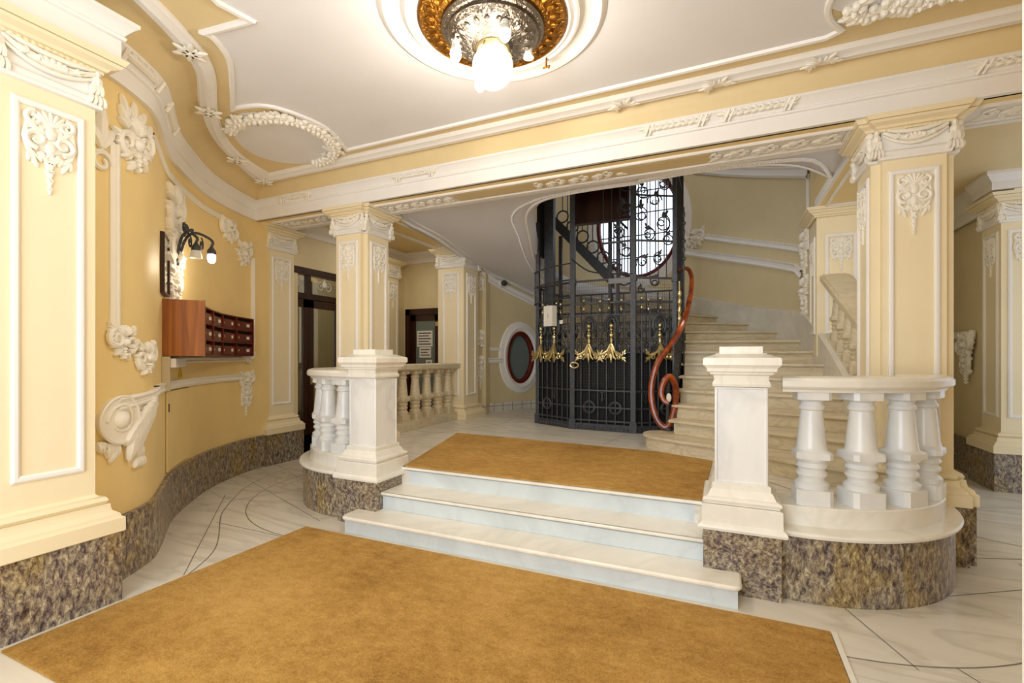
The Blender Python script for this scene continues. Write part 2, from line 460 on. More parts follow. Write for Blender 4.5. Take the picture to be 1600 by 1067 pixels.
def bracket(mb, M, W, H, f=1, t=.05):
    """volute console with leaf tail and tassel. (0,0) = top at the volute side; extends to u = f*W"""
    # volute face
    n = 40; r0 = H * .29; c = (f * r0 * 1.05, -r0 * 1.1)
    ring = [(c[0] + r0 * math.cos(2 * PI * i / n), c[1] + r0 * math.sin(2 * PI * i / n)) for i in range(n)]
    if True:
        poly = ring
        mb.prism(poly, 0, t * .7, lambda a, b, c_: M(a, b, c_))
    mb.tube([(x, y, t * .7) for x, y in ring], t * .22, 6, M, closed=True)
    scroll(mb, M, c, r0 * .72, r0 * .45, PI, -f * .9, t * .25, t * .6)
    mb.ell((c[0], c[1], t * .6), (r0 * .38, r0 * .38, t * .75), 0, M, 14, 8)
    top = []
    for i in range(13):
        q = i / 12
        top.append((f * (r0 * .9 + q * (W - r0 * .9)), -r0 * .22 + r0 * .25 * q ** 1.5))
    for dy, th in ((0, .42), (-.07 * H, .26), (-.12 * H, .40)):
        mb.tube([(x, y + dy * (1 - .5 * i / 12), t * .5) for i, (x, y) in enumerate(top)], [t * th * (1 - .3 * i / 12) for i in range(13)], 6, M)
    pl = [(x, y + .01) for x, y in top] + [(x, y - H * .22 * (1 - .30 * i / 12)) for i, (x, y) in list(enumerate(top))[::-1]]
    mb.prism(pl if f > 0 else pl[::-1], 0, t * .5, M)
    for i in range(8):
        x = f * W * (.40 + .055 * i); y = -H * (.50 - .045 * i)
        leafy(mb, M, (x, y + H * .05), H * (.42 - .025 * i), H * .26, PI - f * (.2 + .14 * i), t * .7, t * .3)
        leafy(mb, M, (x - f * W * .04, y - H * .05), H * (.32 - .02 * i), H * .22, PI + f * (.4 - .1 * i), t * .6, t * .2)
    for i in range(5):
        leafy(mb, M, (f * W * (.02 + .07 * i), -H * (.56 + .02 * (i % 2))), H * .2, H * .13, PI + f * (.7 - .5 * i), t * .5)
    tassel(mb, lambda a, b, c_: M(a + f * W * .50, b - H * .55, c_), W * .16, H * .45, t * .5)
    leafy(mb, M, (f * W * .22, -H * .62), H * .24, H * .16, PI - f * .5, t * .5)
def garland(mb, pts, M, rnd, r=.03, t=.03):
    for (x, y) in pts:
        o = rnd.random() * 6.28; q = r * (.7 + .6 * rnd.random())
        for k in range(5):
            a = o + k * 1.257
            mb.ell((x + math.cos(a) * q * .75, y + math.sin(a) * q * .75, t * .35), (q * .55, q * .42, t * .6), a, M, 8, 5)
        mb.ell((x, y, t * .7), (q * .35, q * .35, t * .6), 0, M, 8, 5)
        leafy(mb, M, (x + math.cos(o) * r, y + math.sin(o) * r), r * 1.8, r * 1.1, o, t * .4)
def letters(mb, M, text, h, cols=None):
    """tiny block letters as strokes"""
    G = {'A': '010101111101101', 'E': '111100110100111', 'I': '111010010010111', 'N': '101111111101101', 'O': '111101101101111',
         'R': '110101110101101', 'S': '111100111001111', 'T': '111010010010010', 'P': '110101110100100', 'L': '100100100100111', ' ': '0' * 15,
         'C': '111100100100111', 'D': '110101101101110', 'U': '101101101101111', 'V': '101101101101010', 'M': '101111111101101'}
    x = 0; q = h / 5
    for ch in text:
        g = G.get(ch, G['O'])
        for i in range(15):
            if g[i] == '1':
                cx, cy = x + (i % 3) * q, -(i // 3) * q
                mb.box(cx, cy - q, 0, cx + q, cy, .0008, M)
        x += q * 4

# ============================================================ THE SETTING
AX = -1.345                         # axis of symmetry of the hall
mir = lambda x: 2 * AX - x
# left wall plan (granite face), near -> far; right hand side is the room
WG = catmull([(-3.36, .9), (-3.36, 1.45), (-3.39, 1.62), (-3.50, 1.83), (-3.62, 1.99), (-3.82, 2.15), (-4.08, 2.335), (-4.31, 2.51), (-4.53, 2.73),
              (-4.76, 2.99), (-4.96, 3.25), (-5.13, 3.56), (-5.27, 3.90), (-5.32, 4.12), (-5.335, 4.30)], 4)
WP = offset(WG, -.035)              # painted wall face
WPA = Along(WP)
def s_at(A, x=None, y=None):
    best = min(range(len(A.p)), key=lambda i: (abs(A.p[i][0] - x) if x is not None else 0) + (abs(A.p[i][1] - y) if y is not None else 0))
    i = best
    # refine
    bs, bd = 0, 9
    for k in range(-40, 41):
        s = A.L[i] + k * .005; p = A(s, 0, 0)
        d = (abs(p[0] - x) if x is not None else 0) + (abs(p[1] - y) if y is not None else 0)
        if d < bd: bd, bs = d, s
    return bs

# ---- floors
mb = MB(); mb.prism([(-6.2, -1.8), (4.2, -1.8), (4.2, 9.3), (-6.2, 9.3)], -.1, 0)
floor = struct(mb, 'floor', M['floor'])
def ribbon(mb, pts, wd, z):
    a = offset(pts, wd / 2); b = offset(pts, -wd / 2); n = len(pts)
    mb.add([(x, y, z) for x, y in a] + [(x, y, z) for x, y in b], [(i, i + 1, n + i + 1, n + i) for i in range(n - 1)])
mb = MB()
inl = offset(WG, .36)
ribbon(mb, [p for p in inl if p[1] > 1.2], .008, .0012)
for sx in (1, -1):
    c = .42
    arc = [(c + 1.42 * math.sin(t), 4.1 - 1.46 * math.cos(t)) for t in [R(a) for a in range(-22, 100, 4)]]
    if sx < 0: arc = [(mir(x), y) for x, y in arc]
    ribbon(mb, arc, .008, .0012)
joints = [((-4.5, 2.75), (-3.55, 4.8)), ((-3.9, 2.62), (-3.13, 2.62)), ((-5.0, 3.7), (-3.13, 3.0)), ((-4.6, 3.18), (-3.15, 1.9)), ((-5.2, 4.3), (-4.3, 3.9)),
          ((.5, 2.62), (.6, 1.1)), ((.5, 2.05), (1.6, 2.2)), ((.52, 1.6), (1.5, 1.0)), ((.62, 3.15), (.8, 2.66)), ((1.12, 3.5), (1.75, 3.9)), ((.96, 2.75), (1.35, 2.1)),
          ((1.45, 3.1), (2.3, 2.9)), ((1.6, 4.3), (2.9, 4.8)), ((1.62, 4.9), (2.6, 4.4)), ((1.6, 5.6), (2.6, 5.9)), ((1.86, 4.3), (1.95, 3.9)),
          ((1.95, 4.1), (2.9, 5.6)), ((1.5, 6.4), (2.6, 6.2)), ((1.8, 3.4), (2.8, 3.5)), ((2.1, 3.45), (2.2, 4.6))]
for a, b in joints: ribbon(mb, [a, b], .006, .0012)
mb.build('floor_joint', M['joint'], floor)
# landing slab
BC = (.42, 4.10)
def arcR(rx, ry, a0=0, a1=90, n=18):
    return [(BC[0] + rx * math.sin(R(a0 + (a1 - a0) * i / n)), BC[1] - ry * math.cos(R(a0 + (a1 - a0) * i / n))) for i in range(n + 1)]
rr_ = arcR(.80, .76)
right = [(-.2, 3.44), (.0, 3.36)] + rr_ + [(1.22, 9.0)]
left = [(mir(x), y) for x, y in right][::-1]
mb = MB(); mb.prism(right + left, 0, .43)
landing = struct(mb, 'floor_landing', M['floor'])
mb = MB()
for a, b in [((-3.45, 4.6), (-2.9, 6.2)), ((-3.6, 5.6), (-1.9, 5.25)), ((-2.9, 6.2), (-3.2, 7.8)), ((-3.5, 6.9), (-2.6, 6.75)), ((.28, 3.7), (.9, 4.0)), ((.2, 4.3), (.75, 3.6)), ((-1.2, 5.15), (-1.1, 6.0))]:
    ribbon(mb, [a, b], .008, .4312)
mb.build('floor_joint', M['joint'], landing)

# ---- left wall: granite dado and painted wall
mb = MB(); mb.sweep(WG, [(-.035, 0), (0, 0), (0, .395), (-.006, .40), (-.035, .40)], pc=True)
struct(mb, 'baseboard_left', M['granite'])
mb = MB(); mb.sweep(WP, [(0, 0), (0, 3.32), (-.12, 3.32), (-.12, 0)], pc=True)
struct(mb, 'wall_left', M['yellow'])
mb = MB(); mb.box(-3.55, -1.7, 0, -3.40, .98, 3.5)
struct(mb, 'wall_left.001', M['yellow'])
# wall behind the camera with the open entrance
mb = MB(); mb.box(-3.5, -1.8, 0, -2.9, -1.65, 3.5); mb.box(.35, -1.8, 0, 2.3, -1.65, 3.5); mb.box(-2.9, -1.8, 3.15, .35, -1.65, 3.5)
struct(mb, 'wall_back', M['yellow'])
# right wall (mostly outside the view)
RW = [(mir(x) + .22, y) for x, y in WP if y > 1.5][::-1] + [(.82, 1.41)]
mb = MB(); mb.sweep(RW, [(0, 0), (0, 3.4), (-.12, 3.4), (-.12, 0)], pc=True)
struct(mb, 'wall_right', M['yellow'])
mb = MB(); mb.box(.74, -1.7, 0, .9, 1.25, 3.5)
struct(mb, 'wall_right.001', M['yellow'])
# white door jamb at the extreme right
mb = MB(); mb.box(.598, 1.24, .60, .90, 1.40, 3.5); mb.box(.603, 1.245, 0, .90, 1.41, .60)
mb.box(.594, 1.235, .60, .90, 1.402, .64)
struct(mb, 'trim_1', M['white'], bevel=.004)

# ---- ceiling of the hall
mb = MB(); mb.box(-6.0, -1.8, 3.50, 4.2, 4.12, 3.60)
struct(mb, 'ceiling', M['yellow2'])

# cornice: fascia + crown, continuous round the left wall and along the beam
corner = (-5.355, 4.11)
crown = [p for p in WP if p[1] < 4.05] + [corner, (3.3, 4.11)]
cprof = [(-.02, 3.10), (.035, 3.10), (.035, 3.215), (.05, 3.22), (.055, 3.235), (.045, 3.245), (.055, 3.26), (.075, 3.285), (.09, 3.30), (.10, 3.305), (.10, 3.325), (-.02, 3.33)]
mb = MB(); mb.sweep([p for p in crown if p[1] > 1.40], cprof, pc=True)
struct(mb, 'trim_2', M['white'])
# beam across the hall
mb = MB(); mb.box(-5.6, 4.11, 3.10, 3.3, 4.57, 3.60)
struct(mb, 'wall_beam', M['yellow'])
# soffit mouldings of the beam
mb = MB()
for x0, x1 in ((-5.2, -4.25), (-3.58, .89), (1.56, 3.2)):
    fr = lambda a, b, c: (a, b, 3.10 - c)
    rectframe(mb, x0, 4.20, x1, 4.50, .035, .02, fr)
    mb.box(x0 + .04, 4.25, 3.095, x1 - .04, 4.45, 3.10)
    mb.box(x0 - .05, 4.52, 3.085, x1 + .05, 4.57, 3.10)
struct(mb, 'trim_3', M['white'])
# yellow recessed strip inside the soffit frames
mb = MB()
for x0, x1 in ((-4.75, -4.65), (-2.6, -.1)):
    mb.box(x0, 4.26, 3.085, x1, 4.44, 3.096)
struct(mb, 'trim_4', M['yellow2'])

# cove between crown and ceiling band, lofted
i0 = [i for i, p in enumerate(WP) if p[1] < 4.05]
cA = offset(crown, .085)
bandO = []
for i, p in enumerate(crown):
    if i < len(crown) - 2:
        o = .30
        bandO.append(off1(crown, i, o if p[1] > 1.9 else .30, False))
    elif i == len(crown) - 2: bandO.append((-5.03, 3.955))
    else: bandO.append((3.3, 3.955))
mb = MB(); prof = [(0, 3.325), (.15, 3.40), (.45, 3.465), (1.0, 3.50)]
V = []
for a, b in zip(cA, bandO):
    for f, z in prof: V.append((a[0] + (b[0] - a[0]) * f, a[1] + (b[1] - a[1]) * f, z))
k = len(prof)
mb.add(V, [(i * k + j, i * k + j + 1, (i + 1) * k + j + 1, (i + 1) * k + j) for i in range(len(cA) - 1) for j in range(k - 1)])
struct(mb, 'ceiling_cove', M['yellow2'])

bo = [(-3.05, 1.45)] + [(-3.247, 1.842), (-3.492, 2.183), (-3.926, 2.485), (-4.417, 2.927), (-4.772, 3.427), (-5.086, 3.938)] 
bo = catmull(bo, 5) + [(3.3, 3.955)]
bi = [(-2.93, 1.45)] + [(-3.136, 1.904), (-3.384, 2.256), (-3.945, 2.664), (-4.374, 3.062), (-4.602, 3.413), (-4.737, 3.791)]
bi = catmull(bi, 5) + [(3.3, 3.80)]
mb = MB(); n = len(bo); V = []
for a, b in zip(bo, bi):
    for f, z in ((0, 3.51), (0, 3.475), (.12, 3.455), (.35, 3.462), (.5, 3.445), (.65, 3.462), (.88, 3.468), (1, 3.485), (1, 3.51)):
        V.append((a[0] + (b[0] - a[0]) * f, a[1] + (b[1] - a[1]) * f, z))
k = 9
mb.add(V, [(i * k + j, i * k + j + 1, (i + 1) * k + j + 1, (i + 1) * k + j) for i in range(n - 1) for j in range(k - 1)])
struct(mb, 'trim_5', M['white'])
# thin line moulding and the pale ceiling field it encloses
arc1 = catmull([(-3.72, 2.674), (-3.465, 2.755), (-3.337, 3.006), (-3.321, 3.298), (-3.482, 3.677)], 5)
ln = [(-2.72, .4), (-2.663, 1.65), (-2.723, 1.827), (-2.684, 2.006), (-3.059, 1.964)] + catmull([(-3.059, 1.964), (-3.051, 2.021), (-3.174, 2.212), (-3.449, 2.43), (-3.791, 2.676)], 4)[1:] + arc1
ln = [p for p in ln]
yR = 3.66
ra = catmull([(0.701, 3.611), (0.62, 3.481), (0.585, 3.36), (0.594, 3.234), (0.678, 3.142)], 4)
ln2 = [(-3.30, 3.655), (.62, yR)] + ra + [(1.3, 2.4), (1.3, .4)]
poly = ln + ln2[1:]
mb = MB(); mb.prism(poly, 3.490, 3.502)
struct(mb, 'ceiling_field', M['field'])
mb = MB()
lp = [(-.012, 3.50), (-.012, 3.48), (.0, 3.468), (.02, 3.472), (.03, 3.50)]
mb.sweep(poly[1:], lp)
struct(mb, 'trim_6', M['white'])
# oval medallion fields
mb = MB(); mc = (-3.869, 3.273)
ov = catmull([(-4.089, 2.844), (-4.342, 3.152), (-4.421, 3.424), (-4.315, 3.649), (-4.031, 3.776), (-3.743, 3.779), (-3.468, 3.604), (-3.318, 3.334), (-3.347, 3.099), (-3.522, 2.888), (-3.745, 2.777), (-3.953, 2.779), (-4.089, 2.844)], 4)[:-1]
mb.prism(ov, 3.488, 3.502)
struct(mb, 'ceiling_medallion', M['field'])
ov2 = [(.98 + .42 * math.cos(t / 10 * PI), 3.28 + .22 * math.sin(t / 10 * PI)) for t in range(20)]
mb = MB(); mb.prism(ov2, 3.488, 3.502); struct(mb, 'ceiling_medallion.001', M['field'])

# ---- passage to the left (lower level) behind the columns
mb = MB(); mb.box(-5.55, 4.3, 0, -5.40, 4.78, 3.4); mb.box(-5.55, 6.3, 0, -5.40, 7.3, 3.4); mb.box(-5.55, 4.78, 2.65, -5.40, 6.3, 3.4)
struct(mb, 'wall_passage_left', M['beige'])
mb = MB(); mb.box(-5.5, 7.19, 2.27, -3.7, 7.33, 3.4); mb.box(-5.5, 7.19, 0, -5.36, 7.33, 2.27); mb.box(-4.52, 7.19, 0, -3.7, 7.33, 2.27)
struct(mb, 'wall_passage_back', M['beige'])
mb = MB(); mb.box(-5.55, 4.57, 3.30, -3.8, 7.3, 3.42)
struct(mb, 'ceiling_passage_left', M['yellow2'])
mb = MB(); cp = [(-5.40, 4.6), (-5.40, 7.19), (-3.8, 7.19)]
mb.sweep(cp, [(0, 3.10), (.03, 3.10), (.03, 3.21), (.05, 3.22), (.09, 3.28), (.09, 3.31), (0, 3.31)], pc=True)
struct(mb, 'trim_7', M['white'])
mb = MB(); mb.box(-5.40, 6.3, 0, -5.365, 7.19, .40); mb.box(-5.365, 7.155, 0, -5.34, 7.19, .40)
struct(mb, 'baseboard_passage', M['granite'])
# side beams between front columns and back pilasters
for k, sx in enumerate((0, 1)):
    m = (lambda x: x) if sx == 0 else mir
    a, b = sorted((m(-4.14), m(-3.69)))
    mb = MB(); mb.box(a, 4.50, 3.10, b, 6.75, 3.5)
    struct(mb, 'wall_side_beam' + ('' if k == 0 else '.001'), M['yellow'])
    mb = MB(); fr = lambda u, v, c: (u, v, 3.10 - c)
    rectframe(mb, a + .05, 4.75, b - .05, 6.28, .03, .018, fr)
    mb.box(a - .03, 4.6, 3.10, a + .0, 6.4, 3.2); mb.box(b, 4.6, 3.10, b + .03, 6.4, 3.2)
    struct(mb, 'trim_' + str(8 + k), M['white'])
# landing retaining walls beside the passages (granite)
mb = MB(); mb.box(-4.03, 4.6, 0, -3.90, 6.9, .43); struct(mb, 'wall_landing_left', M['granite'])

# ---- passage to the right
mb = MB(); mb.box(1.24, 4.6, 0, 1.36, 9.0, .60)
for i in range(8):
    y = 4.64 + i * .22; mb.box(1.24, y, .6, 1.36, y + .22, .72 + i * .1)
mb.box(1.24, 6.55, .6, 1.36, 9.0, 3.4)
struct(mb, 'wall_passage_right', M['beige'])
mb = MB(); mb.box(2.70, 6.8, 0, 2.85, 9.2, 3.5); mb.box(1.2, 8.9, 0, 2.8, 9.05, 3.5)
struct(mb, 'wall_passage_right.001', M['beige'])
mb = MB(); mb.box(2.665, 7.06, 0, 2.70, 8.9, .42); mb.box(1.3, 8.865, 0, 2.66, 8.9, .42)
struct(mb, 'baseboard_right', M['granite2'])
mb = MB(); mb.box(1.3, 4.57, 3.30, 4.2, 9.05, 3.42)
struct(mb, 'ceiling_passage_right', M['yellow2'])
mb = MB(); mb.sweep([(1.4, 8.9), (2.66, 8.9), (2.66, 6.9)], [(0, 2.98), (.03, 2.98), (.03, 3.10), (.07, 3.14), (.12, 3.24), (.12, 3.31), (0, 3.31)], pc=True)
mb.sweep([(2.57, 6.9), (2.57, 6.5), (3.3, 6.5)][::1], [(0, 3.12), (.03, 3.12), (.03, 3.2), (.09, 3.27), (.09, 3.31), (0, 3.31)], pc=True)
mb.sweep([(1.46, 4.6), (1.46, 6.8)][::-1], [(0, 3.12), (.03, 3.12), (.03, 3.2), (.09, 3.27), (.09, 3.31), (0, 3.31)], pc=True)
struct(mb, 'trim_10', M['white'])

# ---- stairwell outer wall, clockwise from the back right pilaster round to the back left one
SW = catmull([(1.0, 6.80), (.98, 7.05), (.90, 7.35), (.72, 7.7), (.40, 8.1), (-.05, 8.45), (-.65, 8.68), (-1.345, 8.75), (-2.1, 8.75), (-2.75, 8.68), (-3.16, 8.42),
              (-3.42, 8.03), (-3.64, 7.59), (-3.78, 7.15), (-3.82, 6.80)], 5)
SWr = SW[::-1]     # left -> right so that the right hand side is the well
SWA = Along(SWr)
# wall with a hole for the small oval window: built as strips, the hole cut by skipping cells and closed by the frame
oc_s = s_at(SWA, y=8.03, x=-3.42); oc_z = 1.385; orx, orz = .36, .52
mb = MB()
NS = 160
Ls = SWA.L[-1]
hole = lambda s, z: ((s - oc_s) / orx) ** 2 + ((z - oc_z) / orz) ** 2 < 1
bw_s = s_at(SWA, x=-1.40, y=8.75); bw_z = 3.80; bwx, bwz = .80, 1.02
hole2 = lambda s, z: ((s - bw_s) / bwx) ** 2 + ((z - bw_z) / bwz) ** 2 < 1
ds = Ls / NS; dz = 5.8 / NS
grid = {}
def gv(i, j):
    if (i, j) not in grid:
        grid[(i, j)] = len(mb.v); mb.v.append(SWA(i * ds, j * dz, 0))
    return grid[(i, j)]
for i in range(NS):
    for j in range(NS):
        s, z = (i + .5) * ds, (j + .5) * dz
        if hole(s, z) or hole2(s, z): continue
        mb.f.append((gv(i, j), gv(i + 1, j), gv(i + 1, j + 1), gv(i, j + 1)))
o = struct(mb, 'wall_stairwell', M['beige'])
so = o.modifiers.new('thick', 'SOLIDIFY'); so.thickness = .10; so.offset = 1
# front wall of the well above the landing soffit and its roof
mb = MB(); mb.box(-4.0, 4.57, 3.45, 1.4, 4.70, 5.8); mb.box(-4.0, 4.7, 3.42, -3.85, 6.8, 5.8); mb.box(1.02, 4.7, 3.4, 1.15, 6.8, 5.8)
struct(mb, 'wall_stairwell_upper', M['beige'])
mb = MB(); mb.box(-4.1, 4.57, 5.8, 1.5, 9.0, 5.9)
struct(mb, 'ceiling_stairwell', M['white'])
# marble skirting of the landing under the oval window, tiles
mb = MB(); mb.sweep([p for p in SWr if p[0] < -2.6], [(0, .43), (.03, .43), (.03, .56), (.02, .575), (0, .58)], pc=True)
struct(mb, 'baseboard_stairwell', M['skirt'])
mb = MB()
A2 = Along([p for p in SWr if p[0] < -2.6])
for i in range(9): mb.box(.22 * i, .43, .03, .22 * i + .008, .58, .033, A2)
mb.box(0, .555, .03, A2.L[-1], .562, .034, A2)
struct(mb, 'trim_11', M['joint'])

# ---- soffit of the upper flight: winds down round the left of the lift
inner = [(1.35, 4.57, 3.16), (.95, 5.55, 3.16)]
inn = catmull([(-.76, 4.86, 3.15), (-1.41, 4.86, 3.15), (-1.85, 5.0, 3.15), (-2.10, 5.35, 3.11), (-2.28, 5.85, 3.01), (-2.46, 6.4, 2.89), (-2.56, 7.0, 2.74), (-2.52, 7.6, 2.60), (-2.2, 8.05, 2.48), (-1.6, 8.2, 2.36), (-.9, 8.1, 2.2)], 4)
outr = catmull([(-.76, 4.57, 3.15), (-1.6, 4.57, 3.15), (-2.6, 4.57, 3.15), (-3.70, 4.60, 3.14), (-3.70, 5.5, 3.04), (-3.75, 6.4, 2.95), (-3.82, 7.1, 2.88), (-3.60, 7.72, 2.76), (-3.18, 8.44, 2.54), (-2.2, 8.78, 2.42), (-1.0, 8.75, 2.22)], 4)
mb = MB(); n = len(inn); V = []
G = 9
for a, b in zip(inn, outr):
    for g in range(G):
        f = g / (G - 1)
        V.append(tuple(a[d] + (b[d] - a[d]) * f for d in range(3)))
mb.add(V, [(i * G + g, i * G + g + 1, (i + 1) * G + g + 1, (i + 1) * G + g) for i in range(n - 1) for g in range(G - 1)])
# right part over the stair foot
V = []; R1 = catmull([(-.76, 4.86, 3.15), (-.2, 4.80, 3.15), (.30, 4.86, 3.15), (.62, 5.05, 3.15), (.93, 5.42, 3.15)], 4)
R2 = catmull([(-.76, 4.57, 3.15), (-.2, 4.57, 3.15), (.4, 4.57, 3.15), (.99, 4.57, 3.15), (1.02, 5.42, 3.15)], 4)
for a, b in zip(R1, R2):
    for g in range(3):
        f = g / 2; V.append(tuple(a[d] + (b[d] - a[d]) * f for d in range(3)))
mb.add(V, [(i * 3 + g, i * 3 + g + 1, (i + 1) * 3 + g + 1, (i + 1) * 3 + g) for i in range(len(R1) - 1) for g in range(2)])
o = struct(mb, 'ceiling_stair_soffit', M['soffit'])
so = o.modifiers.new('thick', 'SOLIDIFY'); so.thickness = .2; so.offset = -1
# if the recalculated normals point down the thickness must go up
if sum(p.normal.z for p in o.data.polygons) > 0: so.offset = 1
# rope and wave mouldings on the soffit edges
mb = MB()
ed = [tuple(a[d] + (b[d] - a[d]) * (.05 if d < 2 else .05) for d in range(3)) for a, b in zip(inn, outr)]
mb.tube([(x, y, z - .005) for x, y, z in ed], .018, 6)
ed2 = [tuple(a[d] + (b[d] - a[d]) * .15 for d in range(3)) for a, b in zip(inn, outr)]
mb.tube([(x, y, z - .003) for x, y, z in ed2], .008, 5)
ed4 = [tuple(a[d] + (b[d] - a[d]) * .30 for d in range(3)) for a, b in zip(R1, R2)]
mb.tube([(x, y, z - .005) for x, y, z in ed4], .016, 6)
mb.tube([(x, y, z - .005) for x, y, z in [tuple(a[d] + (b[d] - a[d]) * .06 for d in range(3)) for a, b in zip(R1, R2)]], .012, 6)
ed3 = [tuple(a[d] + (b[d] - a[d]) * .88 for d in range(3)) for a, b in zip(inn, outr)][12:]
for r_, f in ((.02, .93), (.010, .86)):
    mb.tube([(x, y, z - .004) for x, y, z in [tuple(a[d] + (b[d] - a[d]) * f for d in range(3)) for a, b in zip(inn, outr)][11:]], r_, 6)
# bead rows
L1 = ed2
for (a, b) in zip(L1, L1[1:]):
    for q in range(3):
        f = q / 3; mb.ell((a[0] + (b[0] - a[0]) * f, a[1] + (b[1] - a[1]) * f, a[2] + (b[2] - a[2]) * f - .012), (.014, .014, .012), 0, I3, 6, 4)
for (a, b) in zip(ed4, ed4[1:]):
    for q in range(4):
        f = q / 4; mb.ell((a[0] + (b[0] - a[0]) * f, a[1] + (b[1] - a[1]) * f, a[2] - .02), (.016, .014, .012), 0, I3, 6, 4)
struct(mb, 'trim_12', M['white'])

# ============================================================ COLUMNS AND PILASTERS
def notched(cx, cy, hx, hy, nt):
    P = []
    for sx, sy in ((-1, -1), (1, -1), (1, 1), (-1, 1)):
        a = (cx + sx * hx, cy + sy * (hy - nt)); b = (cx + sx * (hx - nt), cy + sy * (hy - nt)); c = (cx + sx * (hx - nt), cy + sy * hy)
        P += [a, b, c] if sx * sy > 0 else [c, b, a]
    return P
def rect(cx, cy, hx, hy): return [(cx - hx, cy - hy), (cx + hx, cy - hy), (cx + hx, cy + hy), (cx - hx, cy + hy)]
CAPP = [(0, 2.795), (.022, 2.80), (.026, 2.815), (.016, 2.83), (.03, 2.85), (.012, 2.865)]
FRIEZE = [(.008, 2.86), (.008, 3.005)]
CORN = [(.008, 2.995), (.028, 3.0), (.028, 3.015), (.04, 3.02), (.05, 3.035), (.085, 3.05), (.095, 3.065), (.085, 3.07), (.10, 3.075), (.115, 3.10), (.0, 3.104)]
BASE = [(.095, .395), (.10, .40), (.10, .475), (.085, .485), (.082, .50), (.055, .52), (.05, .545), (.02, .555), (.035, .565), (.045, .58), (.035, .60), (.012, .605), (0, .62)]
def column(name, label, cx, cy, h, nt, faces, z0=0.0, gran=True, cat='column', zb=0.0, group=None, dh=.45, foot=True, plain=False, pz=(.76, 2.72)):
    """faces: list of (origin angle) in 'f' front(-y), 'b', 'l'(-x), 'r'(+x); zb lifts the base profile"""
    t = thing(name, label, cat, (cx, cy, z0), group)
    pl = notched(cx, cy, h, h, nt) if nt else rect(cx, cy, h, h)
    if gran:
        mb = MB(); pg = offset(pl, .088, True); mb.prism(pg, z0, .40); mb.build('granite_plinth', M['granite'], t, label='mottled brown granite plinth')
    mb = MB(); mb.sweep(pl, [(o, z + zb) for o, z in BASE], True); mb.prism(offset(pl, .05, True), .43 + zb, .56 + zb)
    mb.prism(offset(pl, .09, True), .395 + zb, .48 + zb)
    if foot: mb.build('base', M['cream'], t)
    mb = MB(); mb.prism(pl, (.55 if foot else .5) + zb, 3.10); mb.build('shaft', M['cream'], t)
    if not plain:
        mb = MB(); mb.sweep(pl, CAPP, True); mb.sweep(pl, FRIEZE, True); mb.build('necking', M['white'], t, label='white plaster necking band')
    mb = MB(); mb.sweep(pl, CORN, True); mb.prism(offset(pl, .1, True), 3.07, 3.10)
    # dentils
    for i in range(len(pl)):
        a, b = pl[i], pl[(i + 1) % len(pl)]
        l = math.dist(a, b)
        if l < .15: continue
        ux, uy = (b[0] - a[0]) / l, (b[1] - a[1]) / l
        k = int(l / .028)
        f = frame((a[0], a[1], 0), (ux, uy), (uy, -ux))
        for q in range(k): mb.box(q * .028 + .006, 2.997, .006, q * .028 + .02, 3.013, .036, f)
    mb.build('cornice', M['cream'], t)
    fr = MB()
    wd = 2 * (h - nt)
    for f in faces:
        dn = dict(f=(0, -1), b=(0, 1), l=(-1, 0), r=(1, 0))[f]
        du = (-dn[1], dn[0])
        Mf = frame((cx + dn[0] * h, cy + dn[1] * h, 0), du, dn)
        pw = min(.30, wd * .80)
        orn = MB(); sw = MB()
        rectframe(fr, -pw / 2, pz[0] + (0 if plain else zb), pw / 2, pz[1], .034, .016, Mf)
        drop(orn, (lambda F: (lambda a, b, c: F(a, b + pz[1] - .04, c)))(Mf), pw - .08, dh, .016)
        if not plain: swag(sw, (lambda F: (lambda a, b, c: F(a, b + 2.975, c + .012)))(Mf), wd, .06, .022)
        for s in (-1, 1) if not plain else ():
            tassel(sw, (lambda F, s: (lambda a, b, c: F(a + s * (h - nt * .35), b + 3.01, c + .0)))(Mf, s), .085, .20, .026)
        orn.build('panel_relief', M['stucco'], t, label='white rocaille relief at the panel head')
        if not plain: sw.build('festoon', M['stucco'], t, label='white festoon with corner tassels')
    fr.build('panel_moulding', M['white'], t, label='white rectangular panel moulding')

    return t
CXR, CXL = 1.225, mir(1.225)
column('column', 'yellow square column with white garlanded capital, rising behind the curved balustrade at right', CXR, 4.405, .235, .055, 'flr')
column('column', 'yellow square column with white garlanded capital, rising behind the left marble newel post', CXL, 4.405, .235, .055, 'flr')
column('pilaster', 'yellow pilaster with white festoon capital at the far end of the straight balustrade', CXL, 6.635, .235, 0, 'fr', z0=.43, gran=False, cat='pilaster', zb=.03)
column('pilaster', 'cream pilaster beside the marble staircase, partly hidden behind the right front column', CXR, 6.635, .235, 0, 'fl', z0=.43, gran=False, cat='pilaster', zb=.90, dh=.42, foot=False, plain=True, pz=(1.66, 2.80))
column('pilaster', 'yellow wall pilaster with white capital between the mailboxes and the dark double door', -5.58, 4.50, .20, 0, 'r', cat='pilaster')
column('pilaster', 'large cream pilaster with white framed panel at the left edge of the photo', -3.45, 1.28, .20, 0, 'r', cat='pilaster')
column('pilaster', 'shaded pilaster with dark granite base in the right-hand passage', 2.86, 6.79, .20, 0, 'fl', cat='pilaster')
column('pilaster', 'pilaster with white capital deep in the left passage, seen behind the left column', -5.50, 6.78, .16, 0, 'r', cat='pilaster')
